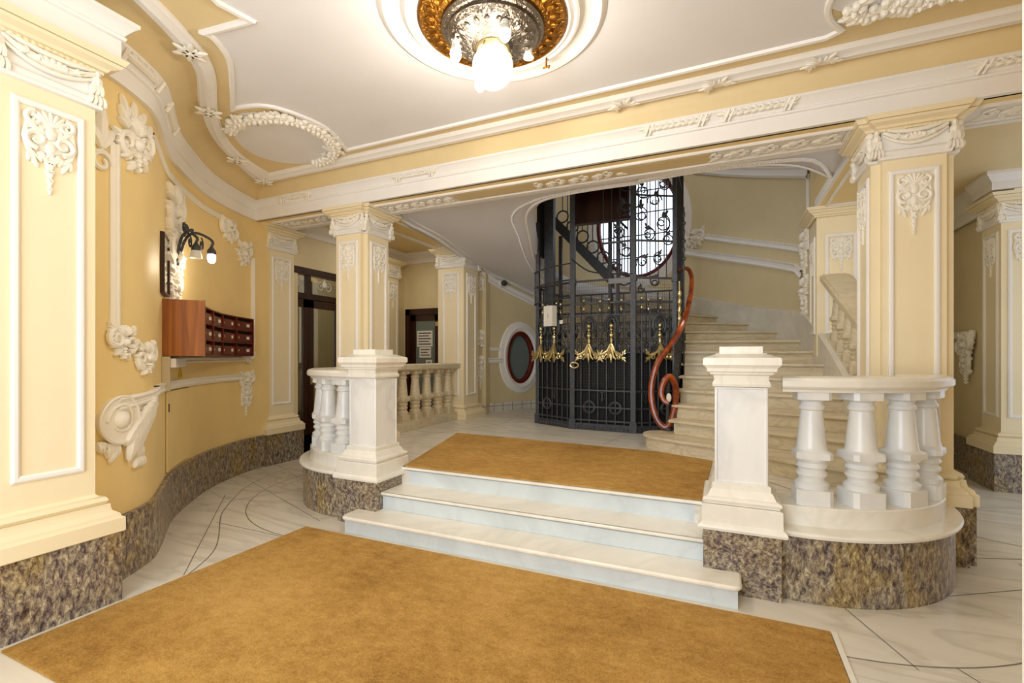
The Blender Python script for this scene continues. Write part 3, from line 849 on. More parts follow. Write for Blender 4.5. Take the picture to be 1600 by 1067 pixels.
# entablature returning round the near left pilaster
mb = MB(); mb.sweep([(-3.36, 1.03), (-3.20, 1.03), (-3.20, 1.53), (-3.36, 1.53)], cprof, pc=True)
mb.box(-3.37, 1.03, 3.10, -3.20, 1.53, 3.33); mb.box(-3.37, 1.1, 3.33, -3.24, 1.46, 3.5)
mb.box(-3.30, 1.05, 3.44, -2.93, 1.50, 3.50); mb.box(-3.30, 1.08, 3.40, -2.98, 1.47, 3.50)
struct(mb, 'trim_13', M['white'])

# ============================================================ FRONT STEPS, RUGS
t = thing('marble_steps', 'three broad white marble steps climbing from the lower rug to the upper rug', 'steps', (AX, 3.1, 0))
def stepslab(mb, x0, x1, y0, y1, z0, z1, r):
    c = []
    for k in range(7): a = R(180 + 15 * k); c.append((x0 + r + r * math.cos(a), y0 + r + r * math.sin(a)))
    for k in range(7): a = R(270 + 15 * k); c.append((x1 - r + r * math.cos(a), y0 + r + r * math.sin(a)))
    c += [(x1, y1), (x0, y1)]
    ns = [(c[0][0], c[0][1])]
    pr = [(-.012, z0), (0, z0 + .010), (0, z1 - .010), (-.012, z1)]
    for i, (a, b) in enumerate(zip(pr, pr[1:])): pass
    mb.prism(offset(c, -.010, True), z0, z1)
    mb.sweep(c, pr, True)
    return mb
geo = [(-2.775, .098, 2.86, 2.895, 0, .135), (-2.585, -.105, 3.12, 3.15, .135, .28), (-2.585, -.105, 3.40, 3.43, .28, .43)]
for k, (x0, x1, yn, yr, zl, zt) in enumerate(geo):
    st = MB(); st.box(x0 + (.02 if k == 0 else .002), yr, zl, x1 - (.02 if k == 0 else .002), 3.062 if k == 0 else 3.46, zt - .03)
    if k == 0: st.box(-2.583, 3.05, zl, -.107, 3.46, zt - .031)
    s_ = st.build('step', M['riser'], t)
    mb = MB(); r = .055 if k == 0 else .006
    back = 3.20 if k == 0 else (3.45 if k == 1 else 3.60)
    if k == 0:
        stepslab(mb, x0, x1, yn, 3.068, zt - .03, zt, .05)
        mb.box(-2.585, 3.06, zt - .03, -.105, back, zt - .001)
    elif k == 1: stepslab(mb, x0, x1, yn, back, zt - .03, zt, .005)
    else: stepslab(mb, x0, x1, yn, back, zt - .03, zt, .005)
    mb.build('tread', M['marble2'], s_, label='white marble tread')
mb = MB(); mb.box(-3.115, 1.05, .0005, .497, 2.835, .012)
o = mb.build('coir_rug', M['coir'], None, bevel=.003)
tag(o, 'large ochre coir rug on the lower floor in front of the steps', 'rug')
mb = MB(); mb.prism([(-2.56, 3.415), (-.125, 3.415), (-.085, 4.70), (-.32, 4.82), (-.62, 4.95), (-3.05, 5.14)], .4305, .442)
o = mb.build('coir_rug', M['coir'], None)
tag(o, 'smaller ochre coir rug on the landing above the steps', 'rug')
mb = MB(); mb.box(.50, -.6, .0005, .525, 2.835, .010)
struct(mb, 'trim_14', M['marble2'])

# ============================================================ NEWEL POSTS
def newel(label, cx, cy, sx):
    t = thing('newel_post', label, 'newel post', (cx, cy, 0))
    mb = MB(); mb.box(cx - .207, cy - .207, 0, cx + .207, cy + .26, .37); mb.build('granite_block', M['granite2'], t, label='speckled brown granite block')
    pl = rect(cx, cy, .14, .14)
    mb = MB(); mb.sweep(pl, [(0, .37), (.093, .37), (.098, .385), (.092, .40), (.075, .412), (.074, .512), (.060, .518), (.060, .528), (.068, .533), (.071, .545), (.064, .556), (.045, .562), (.036, .578), (.026, .600), (.018, .604), (.018, .636), (0, .642)], True)
    mb.prism(offset(pl, .06, True), .372, .52); mb.box(cx - .20, cy + .1, .37, cx + .20, cy + .24, .43)
    mb.build('base', M['marble2'], t, ang=22)
    mb = MB(); mb.prism(pl, .60, 1.24)
    o = mb.build('shaft', M['marble'], t)
    mb = MB()
    for f in ((0, -1), (1, 0), (-1, 0), (0, 1)):
        du = (-f[1], f[0]); Mf = frame((cx + f[0] * .14, cy + f[1] * .14, 0), du, f)
        rectframe(mb, -.14, .64, .14, 1.215, .012, .005, Mf)
    mb.build('edge_bead', M['marble'], t)
    mb = MB(); mb.sweep(pl, [(0, 1.215), (.014, 1.22), (.018, 1.235), (.012, 1.25), (.006, 1.262), (.010, 1.285), (.03, 1.295), (.032, 1.305), (.045, 1.31), (.048, 1.33),
                             (.062, 1.345), (.068, 1.35), (.068, 1.385), (.062, 1.393), (0, 1.415)], True)
    mb.prism(offset(pl, -.002, True), 1.40, 1.418)
    mb.prism(offset(pl, -.022, True), 1.41, 1.46)
    mb.build('cap', M['marble2'], t)
    return t
newel('right white marble newel post with square cap beside the steps', .100, 3.275, 1)
newel('left white marble newel post with square cap beside the steps', mir(.100), 3.275, -1)

# ============================================================ BALUSTRADES
BH = .645
def baluster_mb():
    mb = MB(); b = .095
    prof = [(b, 0), (b, .085), (.088, .088), (.09, .10), (.092, .115), (.078, .128), (.068, .135), (.070, .15), (.082, .165), (.082, .178), (.070, .19), (.072, .20),
            (.084, .212), (.084, .222), (.075, .235), (.090, .25), (.094, .262), (.094, .295), (.088, .303), (.086, .31), (.081, .325), (.076, .37), (.068, .45), (.060, .53),
            (.058, .536), (.069, .545), (.071, .56), (.062, .572), (.058, .585), (.075, .598), (.088, .60), (.088, BH)]
    mb.lathe(prof, 24, I3, sq={0, 1, 17, 18, 25 + 5, 25 + 6, 16})
    return mb
bal_proto = {}
def baluster(parent, x, y, z, rz=0, s=1.0, sz=1.0, mat='marble'):
    if mat not in bal_proto:
        o = bal_proto[mat] = baluster_mb().build('baluster', M[mat], None)
    else:
        o = bal_proto[mat].copy(); C.objects.link(o)
    L = OFF[parent.name]
    o.parent = parent; o.location = (x - L[0], y - L[1], z - L[2]); o.rotation_euler = (0, 0, rz); o.scale = (s, s, sz)
    return o
def curved_bal(name, label, flip):
    fx = mir if flip else (lambda x: x)
    t = thing(name, label, 'balustrade', (fx(.42), 4.1, 0))
    def pth(rx, ry, a0=0, a1=92, n=28):
        p = [(fx(BC[0] + rx * math.sin(R(a0 + (a1 - a0) * i / n))), BC[1] - ry * math.cos(R(a0 + (a1 - a0) * i / n))) for i in range(n + 1)]
        return p[::-1] if flip else p
    # granite drum
    p = pth(.95, .97, -7, 92)
    mb = MB(); mb.sweep(p, [(-.14, 0), (0, 0), (0, .372), (-.14, .372)], pc=True); mb.build('granite_drum', M['granite'], t, label='curved base clad in streaked brown granite')
    mb = MB(); p = pth(.965, .985, -7, 92)
    mb.sweep(p, [(-.25, .37), (0, .37), (.018, .378), (.022, .392), (.015, .405), (-.02, .410), (-.25, .412)], pc=True)
    p = pth(.91, .885, -7, 92)
    mb.sweep(p, [(-.24, .40), (0, .40), (0, .515), (-.006, .522), (-.24, .522)], pc=True)
    mb.build('marble_plinth', M['marble2'], t)
    for a in (5, 24, 44, 66, 88):
        x = BC[0] + .815 * math.sin(R(a)); y = BC[1] - .76 * math.cos(R(a))
        baluster(t, fx(x), y, .522, (-1 if flip else 1) * R(a * .95), 1, (1.19 - .522) / BH)
    p = pth(.815, .76, -6, 90)
    mb = MB(); mb.sweep(p, [(-.105, 1.19), (.105, 1.19), (.112, 1.205), (.135, 1.215), (.142, 1.225), (.142, 1.255), (.128, 1.272), (.10, 1.28), (-.10, 1.28), (-.128, 1.272), (-.142, 1.255), (-.142, 1.225), (-.135, 1.215), (-.112, 1.205)], pc=True)
    mb.build('handrail', M['marble2'], t)
    return t
curved_bal('curved_balustrade', 'curved white marble balustrade on a granite drum, right of the steps', False)
curved_bal('curved_balustrade', 'curved white marble balustrade on a granite drum, left of the steps', True)
# straight low balustrade at the back left
t = thing('straight_balustrade', 'straight beige marble balustrade at the left of the landing, between column and far pilaster', 'balustrade', (-3.86, 5.5, .43))
mb = MB(); mb.box(-3.99, 4.64, .431, -3.73, 6.40, .52); mb.box(-3.97, 4.64, .52, -3.75, 6.40, .545); mb.build('marble_plinth', M['stairm'], t)
for i in range(6): baluster(t, -3.86, 4.82 + .278 * i, .545, 0, .85, (1.215 - .545) / BH, 'stairm')
mb = MB(); mb.sweep([(-3.86, 4.64), (-3.86, 6.40)][::-1], [(-.10, 1.215), (.10, 1.215), (.125, 1.235), (.13, 1.285), (.11, 1.30), (-.11, 1.30), (-.13, 1.285), (-.125, 1.235)], pc=True)
mb.build('handrail', M['stairm'], t)
# raking balustrade right of the stair
t = thing('raking_balustrade', 'sloping marble balustrade climbing beside the staircase, seen left of the right column', 'balustrade', (1.16, 5.5, .43))
def rk(y, z): return z - .40 * (6.4 - y)
mb = MB()
def rake(mb, x0, x1, za, zb_, y0=4.64, y1=6.42):
    P = []
    for x in (x0, x1):
        for (y, z) in ((y0, za), (y1, za), (y1, zb_), (y0, zb_)): P.append((x, y, rk(y, z)))
    mb.add(P, [(0, 1, 2, 3), (4, 7, 6, 5), (0, 4, 5, 1), (1, 5, 6, 2), (2, 6, 7, 3), (3, 7, 4, 0)])
rake(mb, 1.03, 1.30, 1.50, 1.60); rake(mb, 1.05, 1.28, 1.60, 1.66)
mb.build('sloping_plinth', M['stairm'], t)
for i in range(6):
    y = 4.85 + .27 * i; baluster(t, 1.165, y, rk(y, 1.655) - .02, 0, .80, .60 / BH, 'stairm')
mb = MB(); rake(mb, 1.045, 1.285, 2.245, 2.275); rake(mb, 1.02, 1.31, 2.275, 2.33); rake(mb, 1.05, 1.28, 2.33, 2.345)
mb.build('handrail', M['stairm'], t)

# ============================================================ STAIRCASE
t = thing('marble_staircase', 'worn beige marble staircase winding up to the right of the lift cage', 'staircase', (.2, 6.2, .43))
HR = .148
ST = [((-.80, 5.30), (1.02, 4.02)), ((-.495, 5.27), (1.02, 4.48)), ((-.475, 5.44), (1.02, 4.93)), ((-.452, 5.66), (1.02, 5.26)), ((-.445, 5.95), (1.02, 5.66)),
      ((-.44, 6.25), (1.02, 6.10)), ((-.45, 6.55), (1.0, 6.60)), ((-.455, 6.84), (.93, 7.12)), ((-.465, 7.12), (.74, 7.62)), ((-.48, 7.40), (.38, 8.05)), ((-.50, 7.70), (-.05, 8.40)),
      ((-.62, 7.92), (-.50, 8.62)), ((-.85, 8.0), (-.95, 8.70)), ((-1.15, 8.05), (-1.4, 8.72)), ((-1.5, 8.05), (-1.9, 8.70))]
for k in range(len(ST) - 1):
    (l0, r0), (l1, r1) = ST[k], ST[k + 1]
    z1 = .43 + HR * (k + 1); z0 = .431 if k == 0 else z1 - HR - .02
    # riser body
    def inset(a, b, d):
        dx, dy = b[0] - a[0], b[1] - a[1]; l = math.hypot(dx, dy); return (a[0] - dy / l * d, a[1] + dx / l * d), (b[0] - dy / l * d, b[1] + dx / l * d)
    a, b = inset(l0, r0, .045); c, d = inset(l1, r1, .06)
    if k == 0:
        poly = [(-.58, 4.99)] + [b, (1.02, 4.66), (-.50, 5.45), (-.60, 5.46)]
        poly = catmull([(-.60, 5.47), (-.70, 5.42), (-.76, 5.30), (-.72, 5.14), (-.58, 5.0), (-.30, 4.86), (-.05, 4.74), (.34, 4.44), (.6, 4.26), (.98, 4.12)], 3) + [(1.02, 4.7), (-.50, 5.5)]
    else:
        poly = [a, b, d, c]
        if k == 3: pass
    body = MB(); body.prism(poly, z0, z1 - .028)
    st = body.build('step', M['stairm'], t)
    if k == 0:
        pt = offset(poly, .03, True)
    else:
        a2, b2 = l0, r0
        ext = .03
        dx = -.035
        pt = [(l0[0] + dx, l0[1]), r0, d, (c[0] + dx, c[1])]
    mb = MB(); mb.prism(offset(pt, -.008, True), z1 - .03, z1)
    mb.prism(pt, z1 - .024, z1 - .006)
    mb.build('tread', M['stairm'], st)
# wall string with stepped skirting on the right
mb = MB()
V = []; F = []
ssk = [(1.055, 4.64, .44, 1.00), (1.055, 5.2, .44, 1.18), (1.05, 5.8, .44, 1.42), (1.03, 6.4, .44, 1.66), (1.0, 6.80, .44, 1.83), (.97, 7.05, .44, 1.93), (.885, 7.35, .44, 2.00), (.705, 7.7, .6, 2.07), (.39, 8.08, .8, 2.16), (-.055, 8.42, 1.2, 2.29), (-.655, 8.65, 1.3, 2.46), (-1.3, 8.70, 1.3, 2.65)]
ssk = catmull([tuple(q) for q in ssk], 4)
for x, y, za, zb_ in ssk: V += [(x - .03, y - .015, za), (x - .03, y - .015, zb_), (x + .02, y + .02, zb_ + .02), (x + .02, y + .02, za)]
n = len(ssk)
for i in range(n - 1):
    for q in range(4): F.append((i * 4 + q, i * 4 + (q + 1) % 4, (i + 1) * 4 + (q + 1) % 4, (i + 1) * 4 + q))
mb.add(V, F)
mb.build('wall_string', M['skirt'], t, label='pale marble skirting rising with the stair')

# ============================================================ LIFT CAGE
LP = [(-2.46, 6.44), (-1.84, 6.13), (-1.03, 6.08), (-.56, 6.36), (-.56, 7.5), (-2.46, 7.5)]
t = thing('lift_cage', 'black wrought iron lift cage with brass finials at the centre of the stairwell', 'lift', (-1.45, 6.8, .43))
zf = .431
for i, (x, y) in enumerate(LP):
    h_ = {0: 3.35, 1: 3.95, 2: 3.95, 3: 4.4, 4: 4.4, 5: 3.4}[i]
    q = .032 if i in (1, 2) else .026
    mb = MB(); mb.box(x - q, y - q, zf, x + q, y + q, h_); mb.box(x - q - .012, y - q - .012, zf, x + q + .012, y + q + .012, zf + .14)
    mb.box(x - q - .008, y - q - .008, 2.36, x + q + .008, y + q + .008, 2.44)
    mb.build('post', M['iron'], t)
def seg(i):
    a, b = LP[i], LP[(i + 1) % 6]; l = math.dist(a, b)
    du = ((b[0] - a[0]) / l, (b[1] - a[1]) / l); return frame((a[0], a[1], 0), du, (du[1], -du[0])), l
def cage_panel(i, nb, rings, hi, front=True, hexes=()):
    F, l = seg(i); mb = MB()
    mb.box(0, zf, -.02, l, .50, .025, F); mb.box(0, .50, -.012, l, .52, .018, F)
    for k in range(int(l / .055)):          # pierced base band
        mb.ell((.03 + k * .055, .465, .025), (.018, .022, .01), 0, F, 6, 4)
    for z in (.56, .735, .955): mb.box(0, z - .010, -.008, l, z + .010, .010, F)
    for z in (2.10, 2.40): mb.box(0, z - .013, -.008, l, z + .013, .012, F)
    sp = l / (nb + 1)
    for k in range(1, nb + 1):
        top = 2.0 if front else 2.4
        mb.tube([(k * sp, .52, 0), (k * sp, top, 0)], .010, 5, F)
        for z in (.975, .60): mb.ell((k * sp, z, 0), (.012, .02, .012), 0, F, 6, 4)
    for k in rings:
        c = (k * sp, .735)
        for r_, th in ((.078, .011), (.06, .005)):
            mb.tube([(c[0] + r_ * math.cos(a * PI / 10), c[1] + r_ * math.sin(a * PI / 10), .006) for a in range(20)], th, 5, F, closed=True)
    for k in hexes:
        c = (k * sp, .87)
        for s in (-1, 1): mb.tube([(c[0] + s * .03, c[1] + .06, 0), (c[0] + s * .035, c[1], 0), (c[0] + s * .012, c[1] - .05, 0), (c[0], c[1] - .075, 0)], .006, 4, F)
        mb.box(c[0] - .03, c[1] + .055, -.004, c[0] + .03, c[1] + .066, .006, F)
        mb.box(c[0] - .008, c[1] - .05, -.004, c[0] + .008, c[1] + .05, .006, F)
    # scroll frieze between 1.45 and 2.0
    for k in range(nb + 1):
        u = (k + .5) * sp
        if u < .04 or u > l - .04: continue
        for s in (-1, 1):
            p = spiral((u + s * sp * .2, 1.62), sp * .24, sp * .06, -s * PI / 2 + (PI if s < 0 else 0), s * .9, 12)
            mb.tube([(x, y, .004) for x, y in p], .006, 4, F)
            p = spiral((u + s * sp * .16, 1.82), sp * .20, sp * .05, PI / 2, -s * .9, 12)
            mb.tube([(x, y, .004) for x, y in p], .005, 4, F)
        leafy(mb, F, (u, 1.70), .12, .05, 0, .012); leafy(mb, F, (u, 1.56), .10, .05, PI, .012)
    for z in (1.45, 1.94): mb.box(0, z - .008, -.006, l, z + .008, .008, F)
    if hi:   # open upper screen
        for k in range(1, nb + 1): mb.tube([(k * sp, 2.4, 0), (k * sp, hi, 0)], .006, 4, F)
        mb.box(0, hi - .015, -.008, l, hi + .01, .01, F)
    mb.build('grille_panel', M['iron'], t)
    # fine mesh as a wire net
    net = MB()
    for k in range(int(l / .03)): net.box(k * .03, 1.0, -.016, k * .03 + .0018, 2.39, -.014, F)
    for k in range(int(1.39 / .04)): net.box(0, 1.0 + k * .04, -.016, l, 1.0 + k * .04 + .0018, -.014, F)
    net.build('wire_mesh', M['iron'], t)
cage_panel(0, 6, (2,), 0, hexes=(3.5,))
cage_panel(1, 6, (2, 5), 0, hexes=(3.5,))
cage_panel(2, 4, (4,), 3.9, hexes=(1.5,))
cage_panel(3, 8, (), 3.9, False); cage_panel(4, 10, (), 0, False); cage_panel(5, 8, (), 0, False)
# black sheets added in place of the shade inside the lower shaft
mb = MB()
for i in range(6):
    F, l = seg(i); mb.box(.02, .44, -.06, l - .02, 1.46, -.05, F)
mb.build('lower_shade_sheet', M['black'], t, label='black sheet standing in for the unlit shaft behind the lower bars')
# gallery hoops at the left chamfer
mb = MB()
for z, r_ in ((2.40, .012), (2.62, .010), (2.16, .012)):
    mb.tube(catmull([(-2.52, 6.62, z), (-2.50, 6.42, z), (-2.2, 6.22, z + .02), (-1.86, 6.10, z + .03)], 5), r_, 5)
mb.tube([(-2.51, 6.45, 2.14), (-2.51, 6.45, 2.64)], .008, 5)
mb.tube(catmull([(-1.84, 6.1, 2.70), (-1.6, 6.05, 2.52), (-1.3, 6.03, 2.46), (-1.03, 6.05, 2.44)], 5), .010, 5)
mb.build('gallery_rail', M['iron'], t)
# scrolled upper screen on the right, in front of the window
F, l = seg(1); mb = MB()
F2, l2 = seg(2)
rnd = random.Random(5)
for (FF, u, z, r_) in ((F, .70, 3.30, .10), (F, .62, 3.0, .09), (F, .72, 2.75, .09), (F, .6, 2.55, .07), (F2, .10, 3.2, .12), (F2, .28, 3.38, .10), (F2, .2, 2.95, .10), (F2, .38, 3.1, .12),
                    (F2, .12, 2.6, .09), (F2, .33, 2.65, .08), (F2, .45, 2.9, .08), (F2, .12, 3.5, .10), (F2, .4, 3.6, .10), (F, .72, 3.6, .10), (F2, .28, 2.35, .08), (F2, .1, 2.25, .05)):
    for s in (-1, 1):
        p = spiral((u, z), r_, r_ * .2, rnd.random() * 6, s * 1.1, 16); mb.tube([(x, y, .006 * s) for x, y in p], .008, 4, FF)
    leafy(mb, FF, (u, z + r_ * .6), r_, r_ * .5, rnd.random() * 2 - 1, .012)
mb.box(.4, 2.86, -.006, l, 2.885, .008, F); mb.box(0, 2.86, -.006, l2, 2.885, .008, F2); mb.box(0, 3.44, -.006, l2, 3.46, .008, F2)
for k in (.42, .53, .64, .74): mb.tube([(k, 2.42, 0), (k, 3.9, 0)], .007, 4, F)
mb.build('scroll_screen', M['iron'], t)
# spear finials: brass balls
for i, us in ((0, (.12, .22, .40, .48)), (1, (.16, .38, .50, .66)), (2, (.10, .19, .35))):
    F, l = seg(i)
    for k, u in enumerate(us):
        z0 = 1.96; z1 = 2.13 - .02 * (k % 2)
        mb = MB(); mb.tube([(u, 1.94, .015), (u, z1, .015)], .010, 6, F)
        mb.build('spear', M['iron'], t)
        mb = MB(); mb.ell((u, z1 + .01, .015), (.019, .019, .019), 0, F, 10, 7); mb.tube([(u, z1, .015), (u, z1 - .11, .015)], .008, 6, F); mb.ell((u, z1 - .075, .015), (.024, .010, .024), 0, F, 10, 6); mb.ell((u, z1 - .105, .015), (.014, .024, .014), 0, F, 8, 6)
        mb.build('brass_knob', M['brass'], t, label='small brass ball finial')
# big brass acanthus brackets with horseshoe hoods
for i, u in ((0, .10), (0, .37), (1, .235), (1, .535), (2, .335)):
    F, l = seg(i)
    Fu = (lambda F, u: (lambda a, b, c: F(a + u, b, c + .03)))(F, u)
    mb = MB()
    mb.tube([(0, 1.40, 0), (0, 1.72, 0)], [.016, .012], 8, Fu); mb.ell((0, 1.795, 0), (.026, .030, .026), 0, Fu, 10, 8); mb.ell((0, 1.745, 0), (.018, .02, .018), 0, Fu, 8, 6)
    mb.ell((0, 1.67, 0), (.030, .035, .03), 0, Fu, 10, 8); mb.ell((0, 1.60, 0), (.02, .05, .02), 0, Fu, 8, 6)
    for s in (-1, 1):
        mb.tube([(0, 1.56, .01), (s * .04, 1.47, .02), (s * .10, 1.43, .03), (s * .15, 1.42, .03), (s * .17, 1.45, .03)], [.02, .022, .018, .014, .008], 6, Fu)
        mb.tube([(0, 1.52, .02), (s * .035, 1.40, .04), (s * .07, 1.36, .04)], [.018, .016, .008], 6, Fu)
        p = spiral((s * .10, 1.40), .045, .012, PI / 2, -s * .9, 12); mb.tube([(x, y, .03) for x, y in p], .010, 5, Fu)
        for q in range(3): leafy(mb, Fu, (s * (.05 + .045 * q), 1.44 - .02 * q), .09, .045, -s * (1.9 + .3 * q), .014)
        leafy(mb, Fu, (s * .15, 1.42), .08, .045, -s * .5, .014)
    leafy(mb, Fu, (0, 1.44), .12, .06, PI, .018)
    mb.build('brass_bracket', M['brass'], t, label='pale brass acanthus bracket with ball finial')
    mb = MB()
    hs = [(.085 * math.cos(a) , 1.80 + .12 * math.sin(a)) for a in [R(-50 + 280 * k / 20) for k in range(21)]]
    mb.tube([(x, y, -.01) for x, y in hs], [.014 + .008 * math.sin(PI * k / 20) for k in range(21)], 6, Fu)
    hs = [(.055 * math.cos(a) , 1.80 + .085 * math.sin(a)) for a in [R(-30 + 240 * k / 16) for k in range(17)]]
    mb.tube([(x, y, -.015) for x, y in hs], .009, 5, Fu)
    mb.build('horseshoe_hood', M['iron'], t)
# padlock-like brass latch
F, l = seg(1); Fu = lambda a, b, c: F(a - .01, b, c + .05)
mb = MB(); mb.tube([(.05 + .055 * math.cos(k * PI / 8), 1.285 + .035 * math.sin(k * PI / 8), 0) for k in range(16)], .011, 6, Fu, closed=True); mb.box(-.02, 1.275, -.05, .005, 1.295, 0, Fu)
mb.build('door_pull', M['brass'], t, label='oval brass door pull')
# enamel plate and call box
F, l = seg(1)
mb = MB(); mb.box(.50, 2.335, .03, .78, 2.40, .045, F); mb.build('plate', M['grey'], t, label='small grey plate under the top rail')
mb = MB(); F, l = seg(0); mb.box(.27, 1.82, .05, .44, 2.10, .14, F); mb.build('call_box', M['opal'], t, label='cream metal box with keyhole')
mb = MB(); mb.box(.352, 1.93, .14, .358, 1.99, .142, F); mb.build('keyhole', M['ink'], t)
mb = MB(); mb.box(.47, 1.85, .02, .53, 1.90, .03, F); mb.build('label_plate', M['sky'] if False else M['plate'], t)
# wooden panel hanging in the shaft, guide rails, dark head beam
mb = MB(); mb.box(-1.93, 6.40, 3.27, -1.14, 6.50, 4.3); mb.box(-1.95, 6.39, 3.25, -1.12, 6.51, 3.28)
mb.build('car_panel', M['darkwood'], t, label='plain dark brown wooden panel high in the shaft')
mb = MB(); mb.box(-2.42, 6.60, .44, -2.28, 6.70, 4.1); mb.build('mast', M['iron'], t)
for x in (-1.62, -1.50): 
    mb = MB(); mb.box(x, 7.30, .44, x + .045, 7.36, 4.6); mb.build('guide_rail', M['iron'], t)
mb = MB(); mb.box(-2.46, 6.10, 3.62, -.56, 6.16, 4.1); mb.box(-2.46, 6.10, 4.1, -.56, 7.5, 4.2); mb.box(-2.50, 6.5, 2.9, -2.44, 6.9, 4.1)
mb.build('head_frame', M['black'], t)

# inner string and ring balustrade of the upper flight, beyond the lift
t = thing('iron_stair_railing', 'dark string and ring-pattern iron railing of the upper flight, seen through the lift cage', 'railing', (-1.9, 7.8, 2.6))
def sl(x): return 2.62 + (-1.73 - x) * 1.08
mb = MB(); xs = [-2.62, -1.62]
mb.add([(xs[0], 7.70, sl(xs[0])), (xs[1], 7.70, sl(xs[1])), (xs[1], 7.70, sl(xs[1]) + .22), (xs[0], 7.70, sl(xs[0]) + .22),
        (xs[0], 7.75, sl(xs[0])), (xs[1], 7.75, sl(xs[1])), (xs[1], 7.75, sl(xs[1]) + .22), (xs[0], 7.75, sl(xs[0]) + .22)],
       [(0, 1, 2, 3), (7, 6, 5, 4), (0, 4, 5, 1), (1, 5, 6, 2), (2, 6, 7, 3), (3, 7, 4, 0)])
mb.build('string', M['iron'], t)
mb = MB()
for k in range(7):
    x = -2.5 + .175 * k; z = sl(x) + .34
    mb.tube([(x + .10 * math.cos(a * PI / 9), 7.72, z + .10 * math.sin(a * PI / 9)) for a in range(18)], .014, 5, closed=True)
    mb.tube([(x, 7.72, z + .1), (x, 7.72, z + .85)], .008, 4); mb.tube([(x + .09, 7.72, sl(x + .09) + .2), (x + .09, 7.72, z + .75)], .008, 4)
mb.tube([(-2.6, 7.72, sl(-2.6) + 1.2), (-1.4, 7.72, sl(-1.4) + 1.2)], .02, 6)
mb.build('ring_railing', M['iron'], t)

# ============================================================ STAIR HANDRAIL WITH VOLUTE
t = thing('stair_handrail', 'polished reddish wooden handrail ending in a large downward volute beside the lift', 'handrail', (-.62, 5.5, .58))
HPW = [(-0.403, 5.75, 1.819), (-0.509, 5.62, 1.567), (-0.654, 5.55, 1.364), (-0.716, 5.52, 1.176), (-0.735, 5.5, 0.999), (-0.711, 5.48, 0.811), (-0.652, 5.47, 0.672), (-0.577, 5.47, 0.619), (-0.516, 5.47, 0.701), (-0.476, 5.47, 0.879), (-0.467, 5.45, 1.056), (-0.525, 5.42, 1.183), (-0.589, 5.4, 1.119), (-0.614, 5.38, 1.011), (-0.586, 5.37, 0.921), (-0.532, 5.36, 0.894)]
up = [(-0.53, 6.75, 2.551), (-0.43, 6.6, 2.561), (-0.367, 6.45, 2.441), (-0.355, 6.25, 2.234), (-0.37, 6.0, 2.019)]
path = catmull(up + HPW, 4)
mb = MB(); n = len(path)
mb.tube(path, [.024 + .010 * min(1, i / 20) - (.012 * max(0, i - n + 14) / 14) for i in range(n)], 10)
mb.build('wooden_rail', M['rail'], t)
mb = MB(); mb.ell((path[-1][0] + .0, path[-1][1], path[-1][2] + .06), (.028, .02, .05), 0, I3, 12, 8)
mb.build('volute_eye', M['skirt'], t, label='pale boss at the eye of the volute')
mb = MB()
mb.tube([(-.555, 5.48, .58), (-.555, 5.48, 1.15)], .022, 8); mb.lathe([(.05, .58), (.05, .60), (.03, .63), (.022, .70)], 10, lambda a, b, c: (a - .555, b + 5.48, c))
for k in range(9):
    y = 5.55 + .15 * k; z0 = .72 + .07 * k; zt = z0 + .82; x = -.50
    mb.tube([(x, y, z0), (x, y, zt)], .010, 5)
    Fk = frame((x, y, 0), (0, 1), (1, 0))
    for q in range(4):
        p = spiral((.05, z0 + .15 + .18 * q), .06, .015, PI / 2 * q, 1.1, 10); mb.tube([(a, b, 0) for a, b in p], .008, 4, Fk)
        leafy(mb, Fk, (.04, z0 + .22 + .18 * q), .10, .06, q * 1.3, .012)
    for q in range(4): mb.ell((x, y, z0 + .1 + .22 * q), (.018, .018, .02), 0, I3, 6, 5)
mb.build('iron_balusters', M['iron'], t)
mb = MB()
for z in (2.0, 2.1, 2.2, 2.3): mb.ell((-.47, 5.95, z - .15), (.025, .03, .05), 0, I3, 8, 6)
mb.tube([(-.47, 5.95, 1.72), (-.47, 5.95, 2.3)], [.02, .008], 6)
mb.build('brass_finial', M['brass'], t, label='slim brass finial')
mb = MB()
mb.tube([(-.44, 6.2, 1.3), (-.44, 6.2, 3.25)], .012, 6)
for q in range(7): mb.ell((-.44, 6.2, 2.5 + .11 * q), (.028, .03, .028) if q % 2 else (.02, .02, .045), 0, I3, 8, 6)
mb.build('iron_standard', M['iron'], t)

# ============================================================ WINDOWS OF THE STAIRWELL
def oval(name, label, S_, z, rx, rz, pane, fr, wd, kind_n, deco=False):
    t = thing(name, None, None, (0, 0, 0), kind='structure')
    F = (lambda a, b, c: SWA(a + S_, b + z, c))
    def el(k): return [(rx * k * math.cos(2 * PI * i / 48), rz * k * math.sin(2 * PI * i / 48)) for i in range(48)]
    mb = MB(); mb.sweep(el(1), [(-.04, -.08), (-.04, .02), (0, .045), (.03, .05), (.05, .035), (.10, .03), (.13, .02), (.14, .0)], True, F)
    mb.build('surround', M['white'], t)
    mb = MB(); mb.sweep(el(1), [(-.03, -.10), (-.03, .015), (-.05, .03), (-.09, .03), (-.11, .0), (-.11, -.10)], True, F)
    mb.build('window_frame', M['box'], t)
    mb = MB(); e = el(.97); mb.add([F(a, b, -.06) for a, b in e] + [F(0, 0, -.06)], [(i, (i + 1) % 48, 48) for i in range(48)])
    mb.build('pane', pane, t)
    return t, F
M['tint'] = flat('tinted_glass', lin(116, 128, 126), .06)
t, F = oval('window_1', None, oc_s, oc_z, orx, orz, M['tint'], None, 0, 1)
t, F = oval('window_2', None, bw_s, bw_z, bwx, bwz, M['sky'], None, 0, 2)
mb = MB()
